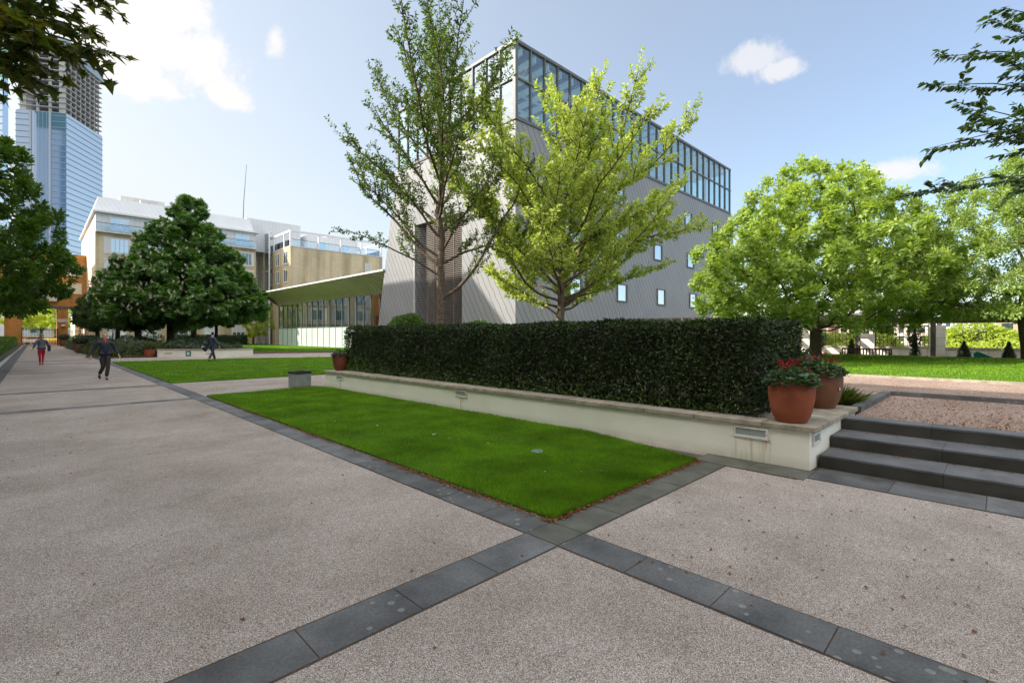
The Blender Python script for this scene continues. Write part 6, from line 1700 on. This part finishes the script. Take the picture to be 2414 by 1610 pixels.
man = person('bald person in a dark open jacket with a red collar walking towards the viewer', (1.85, 23.7, 0), R(3), 1.76,
       {'l': ((.20, 0, 1.42), (.31, .03, 1.16), (.40, -.06, .94), (.425, -.08, .87)), 'r': ((-.20, 0, 1.42), (-.32, .06, 1.15), (-.40, .0, .91), (-.415, -.02, .84))},
       {'l': ((.09, 0, .90), (.07, -.12, .50), (.03, -.10, .09), (.03, -.24, .04)), 'r': ((-.09, 0, .90), (-.05, .0, .50), (-.13, .30, .19), (-.13, .20, .07))}, M_dkj, M_trs, bald_fringe, skirt=.84, broad=1.12)
skin('pullover', {'a': (0, -.035, .98, .115, .115), 'b': (0, -.04, 1.20, .12, .115), 'c': (0, -.03, 1.40, .085, .10)}, [('a', 'b'), ('b', 'c')], M_navy, man, 1, 'b')
build_local(MB().lathe((0, 0, 1.485), [(.085, 0), (.075, .03), (.066, .055), (.060, .05)], 14), 'collar', M_redc, man)
t = thing('leaflet', 'yellow and white leaflet held by the bald walker', 'leaflet', (0, 0, 0)); 
MB().bar((0, 0, 0), (-.05, 0, -.22), .10, .012).build('paper', mat('leaflet_paper', (.75, .72, .25), (.8, .8, .7), 20), t); t.location = (1.85 + .43, 23.7 - .09, .85)
def bob(t, L):
    MB().ball((0, L + .012, 1.695), .092, .105, .100, 16, 10).build('hair', M_hairG, t)
    skin('ponytail', {'a': (0, L + .10, 1.70, .030, .03), 'b': (0, L + .125, 1.60, .032, .025), 'c': (0, L + .10, 1.42, .018, .012)}, [('a', 'b'), ('b', 'c')], M_hairG, t, 1, 'b')
woman = person('person with a blond ponytail in grey cardigan and red trousers walking away', (.22, 37.6, 0), R(183), 1.74,
       {'l': ((.17, 0, 1.40), (.27, .08, 1.17), (.34, -.02, .96), (.36, -.05, .90)), 'r': ((-.17, 0, 1.40), (-.27, -.03, 1.16), (-.30, -.16, .98), (-.30, -.21, .92))},
       {'l': ((.09, 0, .90), (.075, .02, .50), (.06, .08, .10), (.06, -.04, .04)), 'r': ((-.09, 0, .90), (-.07, -.10, .50), (-.05, .02, .09), (-.05, -.12, .04))}, M_grey, M_redt, bob, skirt=.80, hl=True, broad=1.1)
t = thing('shoulder_bag', 'dark shoulder bag hanging at the side of the walker in red trousers', 'bag', (.55, 37.5, .8))
MB().prism([(.46, 37.35), (.58, 37.35), (.60, 37.72), (.46, 37.72)], .78, 1.10).build('bag_body', M_bagm, t, bevel=.03)
MB().tube([(.52, 37.42, 1.10), (.42, 37.55, 1.38), (.36, 37.6, 1.42), (.44, 37.66, 1.3), (.53, 37.66, 1.10)], .012, 6).build('strap', M_bagm, t)
def short(t, L):
    MB().ball((0, L + .008, 1.705), .086, .100, .088, 16, 10).build('hair', M_hairD, t)
    MB().lathe((0, L * .9, 1.505), [(.066, 0), (.060, .035), (.055, .035)], 12).build('shirt_collar', M_shirt, t)
suit = person('person in a navy suit striding away past the planter wall', (7.95, 35.1, 0), R(128), 1.86,
       {'l': ((.185, 0, 1.42), (.30, .04, 1.18), (.30, -.18, 1.05), (.29, -.25, 1.03)), 'r': ((-.185, 0, 1.42), (-.30, .06, 1.15), (-.36, -.10, .93), (-.375, -.13, .86))},
       {'l': ((.09, 0, .90), (.08, -.18, .52), (.06, -.30, .10), (.06, -.43, .045)), 'r': ((-.09, 0, .90), (-.08, .10, .50), (-.07, .38, .16), (-.07, .28, .05))}, M_suit, M_suit, short, skirt=.76, lean=-.03)
t = thing('carried_coat', 'black coat with a pale bundle carried over the arm of the suited walker', 'coat', (7.6, 35.1, .8))
m = MB(); c = Vector((7.60, 35.12, 0))
m.ball((c.x, c.y, 1.12), .17, .13, .16, 14, 10, lambda x, y, z: 1 + .15 * math.sin(6 * x) * math.sin(5 * z))
m.ball((c.x - .04, c.y, .86), .15, .11, .22, 14, 10, lambda x, y, z: 1 + .18 * math.sin(7 * x + 1) * math.sin(4 * z))
m.build('folded_cloth', M_dkj, t, smooth=True)
MB().bar((c.x - .26, c.y - .02, .92), (c.x - .10, c.y - .05, .98), .10, .05).build('bundle', mat('pale_bundle', (.6, .62, .3), (.7, .7, .65), 20), t)
